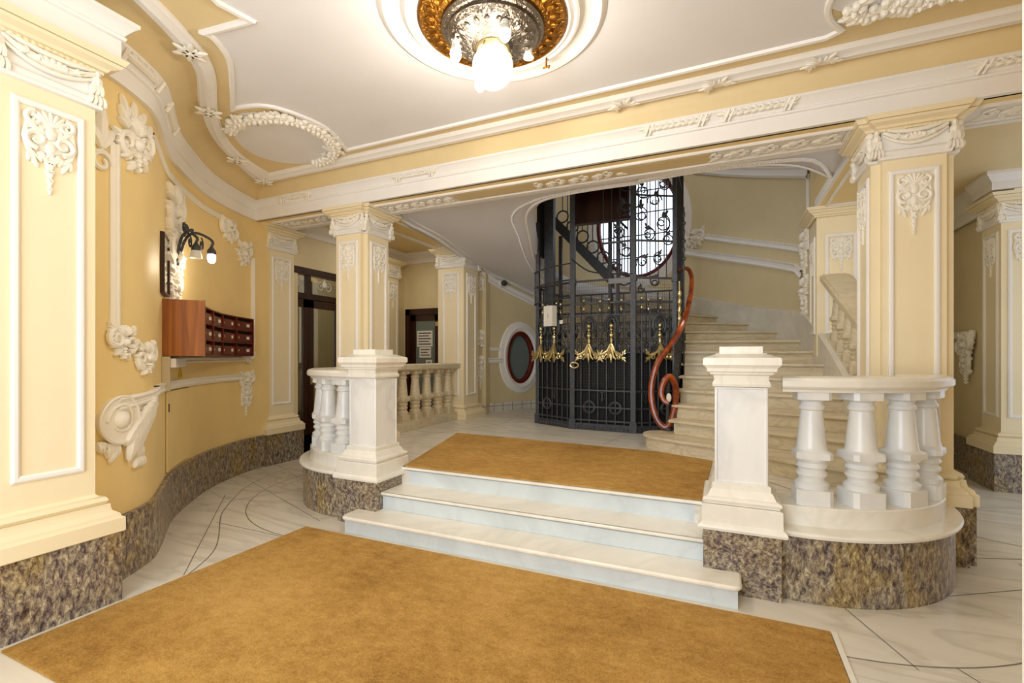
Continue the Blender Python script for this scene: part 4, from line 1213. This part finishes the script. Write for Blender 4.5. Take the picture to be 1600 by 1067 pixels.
for u in (-.45, -.3, -.15, 0, .15, .3, .45): mb.box(u - .008, -bwz * math.sqrt(max(0, 1 - (u / bwx) ** 2)) * .97, -.05, u + .008, bwz * math.sqrt(max(0, 1 - (u / bwx) ** 2)) * .97, -.03, F)
for v in (-.6, -.2, .2, .6): mb.box(-bwx * .95 * math.sqrt(1 - v * v), v - .008, -.05, bwx * .95 * math.sqrt(1 - v * v), v + .008, -.03, F)
mb.build('window_grille', M['iron'], t)
mb = MB(); mb.box(-2.3, 8.95, 2.4, -.4, 9.0, 5.2); 

# ============================================================ DOORS
# dark double door in the left passage
t = thing('door_1', None, None, (-5.42, 5.0, 0), kind='structure')
F = frame((-5.44, 0, 0), (0, 1), (1, 0))
mb = MB(); mb.box(4.34, 2.56, -.05, 5.72, 2.66, .045, F); mb.box(5.62, 0, -.05, 5.72, 2.56, .045, F); mb.box(4.34, 0, -.05, 4.40, 2.56, .045, F); mb.box(4.40, 2.22, -.04, 5.62, 2.30, .03, F)
mb.box(4.955, 2.30, -.04, 5.02, 2.56, .03, F)
mb.build('door_frame', M['darkwood'], t)
for y0, y1 in ((4.41, 4.985), (4.99, 5.61)):
    mb = MB()
    for a, b, c, d in ((y0, 0, y0 + .09, 2.21), (y1 - .09, 0, y1, 2.21), (y0, 2.10, y1, 2.21), (y0, 0, y1, .28)): mb.box(a, b, -.02, c, d, .02, F)
    lf = mb.build('door_leaf', M['darkwood'], t)
    mb = MB(); mb.box(y0 + .085, .28, -.004, y1 - .085, 2.11, .002, F); mb.build('pane', M['glass'], lf)
    mb = MB(); mb.box(y0 + .085 if y0 < 4.9 else y0 + .085, 2.305, -.004, y1 - .03, 2.555, .0, F); mb.build('transom_pane', M['glass'], t)
    mb = MB()
    for s in (-1, 1):
        p = spiral(((y0 + y1) / 2 + s * .07, 2.43), .07, .015, PI / 2, -s * 1.2, 14); mb.tube([(a, b, .003) for a, b in p], .007, 4, F)
    leafy(mb, F, ((y0 + y1) / 2, 2.43), .12, .08, 0, .006)
    mb.build('transom_scroll', M['white'], t)
mb = MB(); mb.box(5.02, 1.0, .02, 5.05, 1.16, .03, F); mb.tube([(5.035, 1.08, .03), (5.035, 1.08, .07), (5.12, 1.08, .07)], .009, 6, F)
mb.build('door_handle', M['brass'], t)
mb = MB(); n = 60
pts = [(4.42 + 1.2 * i / n, .02 * math.sin(i * 1.7) + .012 * math.sin(i * .6)) for i in range(n + 1)]
Fc = lambda a, b, c: (-5.52 + b, a, c)
mb.sweep(pts, [(-.004, .03), (-.004, 2.5), (.004, 2.5), (.004, .03)], False, Fc, pc=True)
o = mb.build('curtain', M['curtain'], None); tag(o, 'olive curtain hanging behind the glass of the dark double door', 'curtain')
mb = MB(); mb.box(-5.75, 4.3, 0, -5.68, 7.3, 3.4); struct(mb, 'wall_vestibule', M['yellow'])
# glazed door at the back of the passage
t = thing('door_2', None, None, (-4.94, 7.2, 0), kind='structure')
mb = MB()
for a, b, c, d in ((-5.36, 0, -5.26, 2.27), (-4.62, 0, -4.52, 2.27), (-5.36, 2.16, -4.52, 2.27)): mb.box(a, 7.16, b, c, 7.26, d)
mb.build('door_frame', M['darkwood'], t)
mb = MB()
for a, b, c, d in ((-5.26, 0, -5.15, 2.16), (-4.73, 0, -4.62, 2.16), (-5.26, 2.05, -4.62, 2.16), (-5.26, 0, -4.62, .35)): mb.box(a, 7.19, b, c, 7.23, d)
lf = mb.build('door_leaf', M['darkwood'], t)
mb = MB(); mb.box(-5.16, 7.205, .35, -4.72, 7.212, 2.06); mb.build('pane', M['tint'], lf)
mb = MB(); mb.box(-4.70, 7.15, 1.95, -4.63, 7.19, 2.02); mb.build('door_closer', M['brass'], t)
for k, (x0, z0, x1, z1, lb) in enumerate(((-5.12, 1.58, -4.79, 1.87, 'largest white paper notice on the glazed passage door, uppermost of three'), (-5.07, 1.38, -4.82, 1.57, 'middle white paper notice on the glazed passage door'),
                                  (-4.93, 1.27, -4.80, 1.34, 'smallest white paper notice, lowest on the glazed passage door'))):
    t2 = thing('paper_notice', lb, 'notice', ((x0 + x1) / 2, 7.2, z0), 'notices on the passage door')
    mb = MB(); mb.box(x0, 7.198, z0, x1, 7.204, z1); mb.build('sheet', M['paper'], t2)
    mb = MB(); nl = max(1, int((z1 - z0) / .055))
    for q in range(nl):
        zz = z1 - .035 - q * .05
        if zz - .02 > z0: mb.box(x0 + .03, 7.1965, zz - .018, x1 - .03 - .04 * (q % 2), 7.1975, zz)
    if mb.v: mb.build('print_lines', M['ink'], t2)
mb = MB(); mb.box(-5.7, 7.9, 0, -3.9, 7.95, 3.4); struct(mb, 'wall_room_behind', M['dark'])  # dark colour stands in for the unlit room beyond the door

# ============================================================ CHANDELIER
cx, cy = -1.29, 2.60
Fc = lambda a, b, c: (a + cx, b + cy, c)
mb = MB(); mb.lathe([(.70, 3.5), (.69, 3.485), (.66, 3.47), (.63, 3.475), (.615, 3.485), (.60, 3.488), (.56, 3.486), (.545, 3.475), (.53, 3.455), (.515, 3.45), (.50, 3.46), (.49, 3.455), (.475, 3.445), (.455, 3.45), (.44, 3.47)], 72, Fc)
struct(mb, 'ceiling_rose', M['white'])
t = thing('chandelier', 'embossed gilt and silver ceiling lamp with opal globe and bare bulbs', 'ceiling lamp', (cx, cy, 3.49))
mb = MB(); mb.lathe([(.455, 3.455), (.455, 3.44), (.44, 3.432), (.425, 3.438), (.37, 3.43), (.33, 3.415), (.30, 3.42)], 64, Fc)
rnd = random.Random(8)
for k in range(32):
    a = 2 * PI * k / 32
    mb.ell((cx + .38 * math.cos(a), cy + .38 * math.sin(a), 3.43), (.03, .022, .014), a, I3, 8, 5); mb.ell((cx + .345 * math.cos(a + .1), cy + .345 * math.sin(a + .1), 3.425), (.014, .02, .012), a, I3, 6, 4)
mb.build('gilt_dish', M['gold'], t, label='embossed gilt outer dish')
mb = MB(); mb.lathe([(.31, 3.43), (.315, 3.40), (.30, 3.385), (.275, 3.38), (.28, 3.365), (.262, 3.35), (.235, 3.335), (.20, 3.32), (.16, 3.305), (.13, 3.30), (.12, 3.315), (.10, 3.30)], 56, Fc)
for k in range(20):
    a = 2 * PI * k / 20
    mb.ell((cx + .205 * math.cos(a), cy + .205 * math.sin(a), 3.325), (.03, .02, .012), a, I3, 8, 5); mb.ell((cx + .245 * math.cos(a + .15), cy + .245 * math.sin(a + .15), 3.345), (.016, .016, .012), a, I3, 6, 4)
mb.build('silver_bowl', M['silver'], t, label='embossed silver inner bowl')
mb = MB(); mb.lathe([(.10, 3.305), (.105, 3.29), (.10, 3.27), (.075, 3.262), (.07, 3.25)], 24, Fc)
for k in range(3):
    a = 2 * PI * k / 3 + .5; mb.tube([(cx + .10 * math.cos(a), cy + .10 * math.sin(a), 3.28), (cx + .115 * math.cos(a), cy + .115 * math.sin(a), 3.25), (cx + .08 * math.cos(a), cy + .08 * math.sin(a), 3.24)], .008, 5)
mb.build('globe_holder', M['brass'], t)
mb = MB(); mb.lathe([(.004, 3.052)] + [(.125 * math.sin(R(a)), 3.177 - .125 * math.cos(R(a))) for a in range(8, 165, 8)], 28, Fc)
mb.build('glass_globe', M['globe'], t, label='lit opal glass globe')
bl = [(-1.457, 2.438, 3.225), (-1.141, 2.456, 3.27), (-1.452, 2.738, 3.2), (-1.12, 2.767, 3.29)]
for k, (x, y, z) in enumerate(bl):
    mb = MB(); Fb = lambda a, b, c: (a + x, b + y, c + z)
    mb.lathe([(.012, .075), (.016, .06), (.024, .055), (.024, .03), (.030, .022), (.034, -.002), (.030, -.004)], 14, Fb); mb.tube([(x, y, z + .07), (x, y, z + .10), (x + (cx - x) * .3, y + (cy - y) * .3, z + .12)], .006, 5)
    lh = mb.build('lamp_holder', M['opal'], t)
    if k < 3:
        mb = MB(); mb.lathe([(.004, -.062), (.02, -.056), (.032, -.036), (.034, -.018), (.028, .0), (.018, .015)], 14, Fb)
        mb.build('light_bulb', M['bulb'], lh, label='lit bare bulb')
        point('chandelier_bulb_light', (x, y, z - .10), 7, (1, .90, .76), .05)
for a in (2.2, -.3, 1.2):
    x, y = cx + .50 * math.cos(a), cy + .5 * math.sin(a)
    mb = MB(); mb.tube([(x, y, 3.455), (x, y, 3.40), (x + .02, y, 3.385)], .007, 5); mb.tube([(x - .03 * math.sin(a), y + .03 * math.cos(a), 3.40), (x + .03 * math.sin(a), y - .03 * math.cos(a), 3.39)], .007, 5)
    mb.build('copper_hook', M['gold'], t)
point('chandelier_globe_light', (cx, cy, 2.98), 18, (1, .90, .76), .12)

# ============================================================ LEFT WALL FITTINGS
sA = lambda y: s_at(WPA, y=y)
# mailboxes
s0, s1 = sA(2.32), sA(3.86); nc = 5; cwid = (s1 - s0) / nc
t = thing('mailbox_cabinet', 'reddish wooden bank of mailboxes following the curved left wall', 'mailboxes', (WPA(s0, 0, 0)[0], WPA(s0, 0, 0)[1], 1.41))
dp = lambda s: .27 - .13 * (s - s0) / (s1 - s0)
mb = MB(); mb.box(s0 - .02, 1.405, 0, s0, 1.865, .285, WPA); mb.box(s0 - .022, 1.40, .275, s0 + .002, 1.868, .29, WPA)
mb.build('side_panel', M['wood'], t, label='broad orange-brown wooden end panel')
mb = MB()
for c in range(nc + 1):
    s = s0 + c * cwid; mb.box(s - .008, 1.41, 0, s + .008, 1.85, dp(s) + .012, WPA)
for r_ in range(4):
    z = 1.41 + .145 * r_
    for c in range(nc):
        a, b = s0 + c * cwid, s0 + (c + 1) * cwid
        P = [WPA(a, z - .006, 0), WPA(b, z - .006, 0), WPA(b, z - .006, dp(b) + .01), WPA(a, z - .006, dp(a) + .01), WPA(a, z + .006, 0), WPA(b, z + .006, 0), WPA(b, z + .006, dp(b) + .01), WPA(a, z + .006, dp(a) + .01)]
        mb.add(P, [(0, 3, 2, 1), (4, 5, 6, 7), (0, 1, 5, 4), (1, 2, 6, 5), (2, 3, 7, 6), (3, 0, 4, 7)])
mb.build('carcass', M['box'], t)
mb = MB()
for c in range(nc):
    a, b = s0 + c * cwid, s0 + (c + 1) * cwid
    P = [WPA(a, 1.41, dp(a) - .04), WPA(b, 1.41, dp(b) - .04), WPA(b, 1.85, dp(b) - .04), WPA(a, 1.85, dp(a) - .04)]
    mb.add(P, [(0, 1, 2, 3)])
mb.build('slot_shade_back', M['dark'], t)  # dark plane painted as the shade inside the mailbox slots
for c in range(nc):
    for r_ in range(3):
        a, b = s0 + c * cwid + .012, s0 + (c + 1) * cwid - .012; z = 1.42 + .145 * r_
        P = []
        for dz_ in (0, .092):
            for s, q in ((a, 0), (b, 0), (b, -.012), (a, -.012)): P.append(WPA(s, z + dz_, dp(s) + q - (.012 if dz_ else 0) * 0))
        mb = MB(); mb.add(P, [(0, 3, 2, 1), (4, 5, 6, 7), (0, 1, 5, 4), (1, 2, 6, 5), (2, 3, 7, 6), (3, 0, 4, 7)])
        d_ = mb.build('mailbox_door', M['box'], t)
        m_ = a + (b - a) * .68
        mb = MB(); mb.box(m_ - .045, z + .035, dp(m_), m_ + .045, z + .068, dp(m_) + .005, WPA); mb.build('name_plate', M['plate'], d_)
        m_ = a + (b - a) * .15
        mb = MB(); mb.box(m_ - .011, z + .04, dp(m_), m_ + .011, z + .062, dp(m_) + .006, WPA); mb.build('lock', M['brass'], d_)
# trunking and meter hatch below
mb = MB(); mb.box(s0 - .05, 1.12, 0, s0 - .005, 1.40, .055, WPA)
o = mb.build('cable_trunking', M['duct'], None, bevel=.004); tag(o, 'beige vertical cable duct under the left end of the mailboxes', 'cable duct')
mb = MB(); mb.box(s0 + .0, 1.31, 0, s0 + .45, 1.385, .09, WPA)
o = mb.build('junction_box', M['white'], None, bevel=.004); tag(o, 'long white cover box directly beneath the mailboxes', 'cover box')
t = thing('meter_hatch', 'flush yellow hatch with small black lock in the curved left wall', 'hatch', WPA(s0 + .2, .42, 0))
mb = MB(); hs0, hs1 = sA(2.42), sA(2.88)
for i in range(6):
    a, b = hs0 + (hs1 - hs0) * i / 6, hs0 + (hs1 - hs0) * (i + 1) / 6
    mb.box(a, .43, .004, b, 1.10, .016, WPA)
mb.build('hatch_door', M['yellow'], t)
mb = MB()
for i in range(6):
    a, b = hs0 - .012 + (hs1 - hs0 + .024) * i / 6, hs0 - .012 + (hs1 - hs0 + .024) * (i + 1) / 6
    mb.box(a, .42, .0, b, 1.11, .005, WPA)
mb.build('hatch_gap', M['curtain'], t)
mb = MB(); mb.box(hs0 + .03, .93, .016, hs0 + .055, 1.0, .022, WPA); mb.build('lock', M['ink'], t, label='black lock')
mb = MB(); c = sA(2.72); mb.prism([(c - .05, 1.205), (c + .05, 1.205), (c, 1.30)], .0, .012, WPA)
o = mb.build('warning_sign', M['warn'], None); tag(o, 'tiny yellow triangular warning sign below the mailboxes', 'sign')
t = o
mb = MB(); mb.prism([(c - .008, 1.24), (c + .004, 1.24), (c - .003, 1.215)], .012, .013, WPA); mb.prism([(c - .004, 1.235), (c + .008, 1.238), (c + .004, 1.27)], .012, .013, WPA)
mb.build('bolt_symbol', M['ink'], t)
# picture frame
t = thing('wall_mirror', 'narrow dark framed mirror on the left wall above the mailbox end panel', 'mirror', WPA(sA(2.27), 1.88, 0))
f0, f1 = sA(2.24), sA(2.43)
Fm = lambda a, b, c: WPA(a, b, c)
mb = MB(); rectframe(mb, f0, 1.90, f1, 2.38, .018, .015, Fm, .015); mb.box(f0, 1.90, .0, f1, 2.38, .017, Fm); mb.build('frame', M['darkwood'], t)
mb = MB(); mb.box(f0 + .016, 1.916, .017, f1 - .016, 2.364, .021, Fm); mb.build('glass', M['mirror'], t)
# sconce
sc = sA(2.56); Fs = WPA.at(sc, 0, 0)
t = thing('wall_sconce', 'blackened metal wall lamp with curled arms on a white rocaille cartouche', 'wall lamp', WPA(sc, 2.2, 0))
mb = MB()
cartouche(mb, WPA.at(sc, 2.68, 0), .42, .42, .05, 1); cartouche(mb, WPA.at(sc, 2.30, 0), .40, .50, .05, -1); cartouche(mb, WPA.at(sc, 2.02, 0), .34, .36, .04, 1)
for k in range(7):
    leafy(mb, WPA.at(sc, 2.80 - .13 * k, 0), (.09 * math.sin(k * 2.1), 0), .20, .16, (k % 3 - 1) * .9, .05)
drop(mb, WPA.at(sc, 2.10, 0), .3, .42, .04)
mb.build('rocaille_plate', M['stucco'], t, label='white plaster rocaille back plate')
mb = MB()
for s, e in ((.05, (.16, .27)), (-.07, (.02, .18))):
    mb.tube(catmull([(s * .2, 2.18, .03), (s * .6, 2.32, .06), (s, 2.46, .10), (s + .04, 2.52, .16), (e[0], 2.50, e[1] - .03), (e[0], 2.46, e[1] + .01), (e[0], 2.42, e[1])], 4), .012, 6, Fs)
    p = spiral((s * .6 + .02, 2.53), .07, .015, -PI / 2, 1.3, 14); mb.tube([(a, b, .10) for a, b in p], .008, 5, Fs)
    p = spiral((e[0] * .65, 2.42), .06, .014, PI / 2, -1.3, 14); mb.tube([(a, b, e[1] * .75) for a, b in p], .007, 5, Fs)
for k in range(5): leafy(mb, Fs, ((k - 2) * .018, 2.22 + .05 * (k % 2)), .15, .05, (k - 2) * .3, .02, .035)
mb.tube([(0, 2.0, .04), (0, 2.35, .05)], [.006, .018], 6, Fs)
mb.build('curled_arm', M['iron'], t, label='blackened curled double arm')
for k, (u, w_) in enumerate(((.16, .27), (.02, .18))):
    P0 = Fs(u, 2.40, w_)
    Fb = (lambda P0: (lambda a, b, c: (P0[0] + a, P0[1] + b, P0[2] + c)))(P0)
    mb = MB(); mb.lathe([(.012, .02), (.022, .0), (.036, -.02), (.038, -.05), (.034, -.055)], 14, Fb); lh = mb.build('lamp_cup', M['iron'], t)
    if k == 0:
        mb = MB(); mb.lathe([(.004, -.135), (.024, -.128), (.034, -.10), (.034, -.07), (.028, -.05)], 14, Fb); mb.build('light_bulb', M['bulb'], lh, label='lit bulb')
        point('sconce_light', (P0[0] + .03, P0[1] + .0, P0[2] - .20), 4.5, (1, .85, .62), .04)
    else:
        mb = MB(); mb.lathe([(.034, -.05), (.042, -.08), (.05, -.12), (.048, -.12), (.03, -.06)], 14, Fb); mb.build('glass_shade', M['opal'], lh, label='unlit opal shade')

# ============================================================ STUCCO
def stucco(name, label, mb, cat='plaster ornament', group='plaster ornaments on the walls', mat='stucco'):
    o = mb.build(name, M[mat], None); return tag(o, label, cat, group)
def strip(mb, A, s, z0, z1, wd=.07):
    mb.add([], [])
    pr = [(0, 0), (0, .012), (.3, .022), (.45, .012), (.6, .012), (.7, .024), (1, .014), (1, 0)]
    V = [A(s + a * wd, z, w_) for z in (z0, z1) for a, w_ in pr]
    n = len(pr); mb.add(V, [(i, i + 1, n + i + 1, n + i) for i in range(n - 1)])
def runline(mb, A, pts, hts, M_=None):
    """horizontal mouldings: pts (s,z) polyline along wall, hts list of (dz,out) profile"""
    n = len(pts); k = len(hts); V = []
    for s, z in pts:
        for dz_, w_ in hts: V.append(A(s, z + dz_, w_))
    mb.add(V, [(i * k + j, i * k + j + 1, (i + 1) * k + j + 1, (i + 1) * k + j) for i in range(n - 1) for j in range(k - 1)])
def sub(a, b, n): return [a + (b - a) * i / n for i in range(n + 1)]
LPR = [(0, 0), (0, .014), (.012, .022), (.02, .012), (.034, .012), (.042, .024), (.055, .018), (.055, 0)]
sT = sA(1.80)
mb = MB(); cartouche(mb, WPA.at(sT + .02, 2.80, 0), .34, .36, .035, 1)
for k in range(3): leafy(mb, WPA.at(sT - .02, 2.92, 0), (-.05 + .06 * k, 0), .14, .07, .3 - .4 * k, .03)
stucco('shell_ornament', 'white shell and scroll high on the curved wall beside the large near pilaster', mb)
mb = MB(); strip(mb, WPA, sA(1.63), 1.50, 2.72, .075)
struct(mb, 'trim_15', M['stucco'])
mb = MB(); cartouche(mb, WPA.at(sA(1.72), 1.50, 0), .24, .22, .03, -1); cartouche(mb, WPA.at(sA(1.92), 1.40, 0), .26, .22, .03, 1)
stucco('leaf_ornament', 'white curling leaf ornament low on the wall between large pilaster and mailboxes', mb)
mb = MB(); bracket(mb, WPA.at(sA(1.58) - .04, 1.165, 0), .66, .50, 1, .05)
stucco('scroll_bracket', 'large white volute bracket with tassel on the wall beside the near pilaster', mb)
mb = MB(); a = sA(2.06); b = sA(3.98)
runline(mb, WPA, [(s, 1.115 + .01 * math.sin(i)) if False else (s, 1.115) for i, s in enumerate(sub(a, b, 30))], [(0, 0), (0, .02), (.02, .03), (.03, .02), (.05, .02), (.06, .032), (.075, .035), (.075, 0)])
runline(mb, WPA, [(s, 2.93) for s in sub(sA(2.0), sA(3.7), 30)], LPR)
runline(mb, WPA, [(s, 1.34) for s in sub(sA(2.5), sA(3.9), 30)], LPR)
strip(mb, WPA, sA(4.02), 1.55, 2.62, .06)
struct(mb, 'trim_16', M['stucco'])
mb = MB(); A_ = WPA.at(sA(3.93), 1.12, 0); cartouche(mb, A_, .26, .22, .03, 1); drop(mb, WPA.at(sA(3.93), 1.05, 0), .2, .40, .02)
stucco('drop_ornament', 'white plaster drop ornament under the mailboxes beside the far wall pilaster', mb)
mb = MB(); cartouche(mb, WPA.at(sA(3.62), 2.86, 0), .34, .26, .03, -1); cartouche(mb, WPA.at(sA(3.9), 2.66, 0), .26, .30, .03, 1)
stucco('corner_ornament', 'white curling ornament at the upper right corner of the wall panel above the mailboxes', mb)
mb = MB(); cartouche(mb, WPA.at(sA(3.95), 1.45, 0), .24, .24, .03, -1)
stucco('corner_ornament', 'small white curl at the lower right corner of the wall panel, right of the mailboxes', mb)
mb = MB(); leafy(mb, WPA.at(sA(1.55), 2.65, 0), (.03, 0), .25, .12, 0, .03); scroll(mb, WPA.at(sA(1.55), 2.65, 0), (.03, -.08), .07, .02, 0, 1.2, .02)
stucco('leaf_ornament', 'small white leaf tucked behind the near pilaster capital', mb)
# stairwell wall, left: from the far pilaster to the lift
w0 = s_at(SWA, x=-3.80, y=7.02)
for k, (du, z, fw, fh, f, lb) in enumerate(((.16, 2.72, .34, .36, 1, 'white leafy corner ornament right of the far pilaster capital'), (.13, 1.72, .30, .30, -1, 'white leaf ornament at the lower corner of the oval window panel'))):
    mb = MB(); cartouche(mb, SWA.at(w0 + du, z, 0), fw, fh, .035, f); stucco('corner_ornament', lb, mb)
mb = MB(); cartouche(mb, SWA.at(w0 + .12, 1.30, 0), .26, .26, .035, 1); drop(mb, SWA.at(w0 + .12, 1.22, 0), .22, .40, .025)
stucco('drop_ornament', 'white plaster drop left of the small oval window', mb)
mb = MB(); strip(mb, SWA, w0 - .02, 1.78, 2.62, .06)
runline(mb, SWA, [(s, 1.50) for s in sub(w0 + .15, oc_s - orx - .08, 8)], LPR); runline(mb, SWA, [(s, 1.285) for s in sub(w0 + .15, oc_s - orx - .08, 8)], [(0, 0), (0, .03), (.02, .045), (.05, .03), (.075, .05), (.09, .04), (.09, 0)])
runline(mb, SWA, [(w0 + .28 + q * 1.6, 2.70 - .50 * q) for q in sub(0, 1, 14)], [(0, 0), (0, .03), (.03, .05), (.07, .03), (.11, .05), (.14, .04), (.14, 0)])
struct(mb, 'trim_17', M['white'])
mb = MB(); P0 = SWA(w0 + .62, 2.70, .10); mb.ell(P0, (.055, .055, .05), 0, I3, 12, 8); 
t = thing('security_camera', 'small round dark security camera high on the stairwell wall above the oval window', 'camera', P0)
mb.build('dome', M['ink'], t); mb = MB(); mb.box(w0 + .56, 2.64, .0, w0 + .68, 2.76, .08, SWA); mb.build('mount', M['opal'], t)
# stairwell wall, right: rising dado mouldings
def SR(x, y): return s_at(SWA, x=x, y=y)
pr = [(0, 0), (0, .02), (.02, .035), (.04, .02), (.07, .02), (.09, .035), (.10, .02), (.10, 0)]
a, b = SR(-.45, 8.62), SR(.95, 7.15)
mb = MB()
runline(mb, SWA, [(a + (b - a) * q, 3.42 - .68 * q) for q in sub(0, 1, 20)], pr); runline(mb, SWA, [(a + (b - a) * q, 3.10 - .64 * q) for q in sub(-.15, .92, 20)] + [(b, 2.40)], [(x * 1.3, w_ * 1.4) for x, w_ in pr])
runline(mb, SWA, [(a + (b - a) * q, 4.52 - .8 * q) for q in sub(0, 1.12, 22)], [(x * 1.6, w_ * 1.4) for x, w_ in pr])
strip(mb, SWA, SR(.98, 7.0), 2.75, 3.70, .06)
struct(mb, 'trim_18', M['white'])
for z, lb in ((2.75, 'white plaster leaf ornament on the stair wall beside the partly hidden pilaster'), (2.16, 'white plaster drop at the end of the rising stair mouldings')):
    mb = MB(); cartouche(mb, SWA.at(SR(.97, 7.08), z + .1, 0), .24, .34, .04, 1); drop(mb, SWA.at(SR(.97, 7.08), z, 0), .2, .34, .03)
    stucco('drop_ornament', lb, mb)
mb = MB(); cartouche(mb, SWA.at(SR(-.42, 8.62), 3.42, 0), .34, .34, .04, 1)
stucco('shell_ornament', 'white plaster shell on the stair wall just right of the lift cage', mb)
# right passage wall ornament
mb = MB(); F = frame((2.66, 7.35, 0), (0, -1), (-1, 0)); cartouche(mb, lambda a, b, c: F(a, b + 1.55, c), .4, .3, .04, 1); drop(mb, lambda a, b, c: F(a, b + 1.45, c), .25, .4, .03)
mb.box(-.9, 1.62, 0, 0, 1.70, .03, F)
stucco('drop_ornament', 'shaded plaster drop on the wall of the right-hand passage', mb)
# beam soffit and crown relief
def relief_row(mb, x0, x1, y, z, n, seed=1, down=True, M_=None, sc=.09):
    F = M_ or (lambda a, b, c: (a, y + b, z - c))
    for i in range(n):
        x = x0 + (x1 - x0) * (i + .5) / n
        s = 1 if i % 2 else -1
        p = spiral((x, s * .02), sc * .5, sc * .12, s * PI / 2, s * 1.2, 12); mb.tube([(a, b, .008) for a, b in p], .010, 5, F)
        leafy(mb, F, (x + sc * .5, -s * .02), sc * .9, sc * .5, s * 1.2, .014); leafy(mb, F, (x, -s * .045), sc * .7, sc * .4, -s * 1.0, .012)
        mb.ell((x, s * .02, .01), (.016, .016, .014), 0, F, 6, 4)
for k, (x0, x1, lb) in enumerate(((-5.15, -4.30, 'relief panel under the beam left of the left column'), (-3.5, -2.65, 'relief panel under the beam just right of the left column'), (-1.7, -.9, 'long low relief under the beam above the lift cage'),
                       (-.1, .85, 'relief panel under the beam just left of the right column'), (1.65, 3.0, 'relief panel under the beam right of the right column'))):
    mb = MB(); relief_row(mb, x0, x1, 4.35, 3.094, int((x1 - x0) / .10), k, sc=.12)
    stucco('soffit_relief', 'white plaster ' + lb, mb, group='reliefs under the beam')
for k, (x, lb) in enumerate(((-4.6, 'far left'), (-2.9, 'left of the middle'), (-.35, 'middle'), (.25, 'right of the middle'), (1.75, 'far right'))):
    mb = MB(); Fk = lambda a, b, c: (a, 4.040 - c * 1.2 - b * .3, 3.274 + b * .7)
    for q in range(9):
        for s in (-1, 1): leafy(mb, Fk, (x + .05 * (q - 4), s * .012), .09, .055, 1.2 * s + .3, .018)
    for s in (-.22, .22): mb.tube([(x + s - .02, 4.045, 3.235), (x + s + .02, 4.005, 3.305)], .012, 5); mb.tube([(x + s * .85 - .02, 4.045, 3.235), (x + s * .85 + .02, 4.005, 3.305)], .009, 5)
    stucco('crown_ribbon', 'white ribbon-bound leaf cluster on the cornice above the beam, ' + lb, mb, group='ribbons along the cornice')
CA = Along(offset([p for p in crown if p[1] > 1.62 and p[0] < -3.0 and p != corner], .03))
for k, (y, lb) in enumerate(((1.80, 'nearest the large pilaster'), (2.28, 'above the wall lamp'))):
    s = s_at(CA, y=y); mb = MB()
    for q in range(14):
        leafy(mb, lambda a, b, c: CA(a, b, c + .035), (s + .028 * (q - 7), 3.272), .10, .07, .9, .028)
    for e in (-.24, .2): mb.tube([(s + e, 3.23, .03), (s + e + .01, 3.31, .07)], .014, 5, CA)
    stucco('crown_ribbon', 'ribbon-bound leaf roll on the cornice of the curved left wall, ' + lb, mb, group='ribbons along the cornice')
# ceiling band flowers
for k, (i, lb) in enumerate(((7, 'near the large pilaster'), (15, 'above the curved wall'), (24, 'before the corner'), (30, 'at the left corner'))):
    i = min(i, len(bo) - 2)
    x, y = (bo[i][0] + bi[i][0]) / 2, (bo[i][1] + bi[i][1]) / 2
    mb = MB(); Fk = lambda a, b, c: (a, b, 3.448 - c)
    for q in range(6): leafy(mb, Fk, (x, y), .11, .06, q * 1.05 + k, .014)
    mb.ell((x, y, .01), (.02, .02, .015), 0, Fk, 8, 5)
    stucco('band_rosette', 'small white flower on the ceiling band, ' + lb, mb, group='flowers on the ceiling band')
for k, (x, lb) in enumerate(((-.75, 'nearest the lamp'), (-.05, 'second along the beam'), (.62, 'nearest the right column'))):
    mb = MB(); Fk = lambda a, b, c: (a, b, 3.448 - c)
    for q in range(5): leafy(mb, Fk, (x + .025 * (q - 2), 3.87), .10, .05, q * 1.25, .012)
    stucco('band_rosette', 'small white ribbon knot on the straight ceiling band, ' + lb, mb, group='flowers on the ceiling band')
# flower garlands of the medallions
rnd = random.Random(4)
Fk = lambda a, b, c: (a, b, 3.488 - c)
mb = MB(); g = catmull([(-4.131, 2.904), (-3.955, 2.828), (-3.789, 2.84), (-3.632, 2.875), (-3.514, 2.939), (-3.432, 3.036), (-3.394, 3.18), (-3.412, 3.333), (-3.465, 3.482), (-3.604, 3.639), (-3.804, 3.752), (-3.96, 3.753)], 3)
garland(mb, g, Fk, rnd, .055, .05)
stucco('flower_garland', 'white garland of flowers arched round the ceiling medallion in the left corner', mb, 'plaster garland')
mb = MB(); g = catmull([(.72, 3.42), (.80, 3.50), (.92, 3.46), (1.02, 3.52), (1.15, 3.48), (1.3, 3.5), (1.45, 3.46)], 3)
garland(mb, g, Fk, rnd, .05, .05)
stucco('flower_garland', 'white leafy garland on the ceiling near the upper right corner of the photo', mb, 'plaster garland')
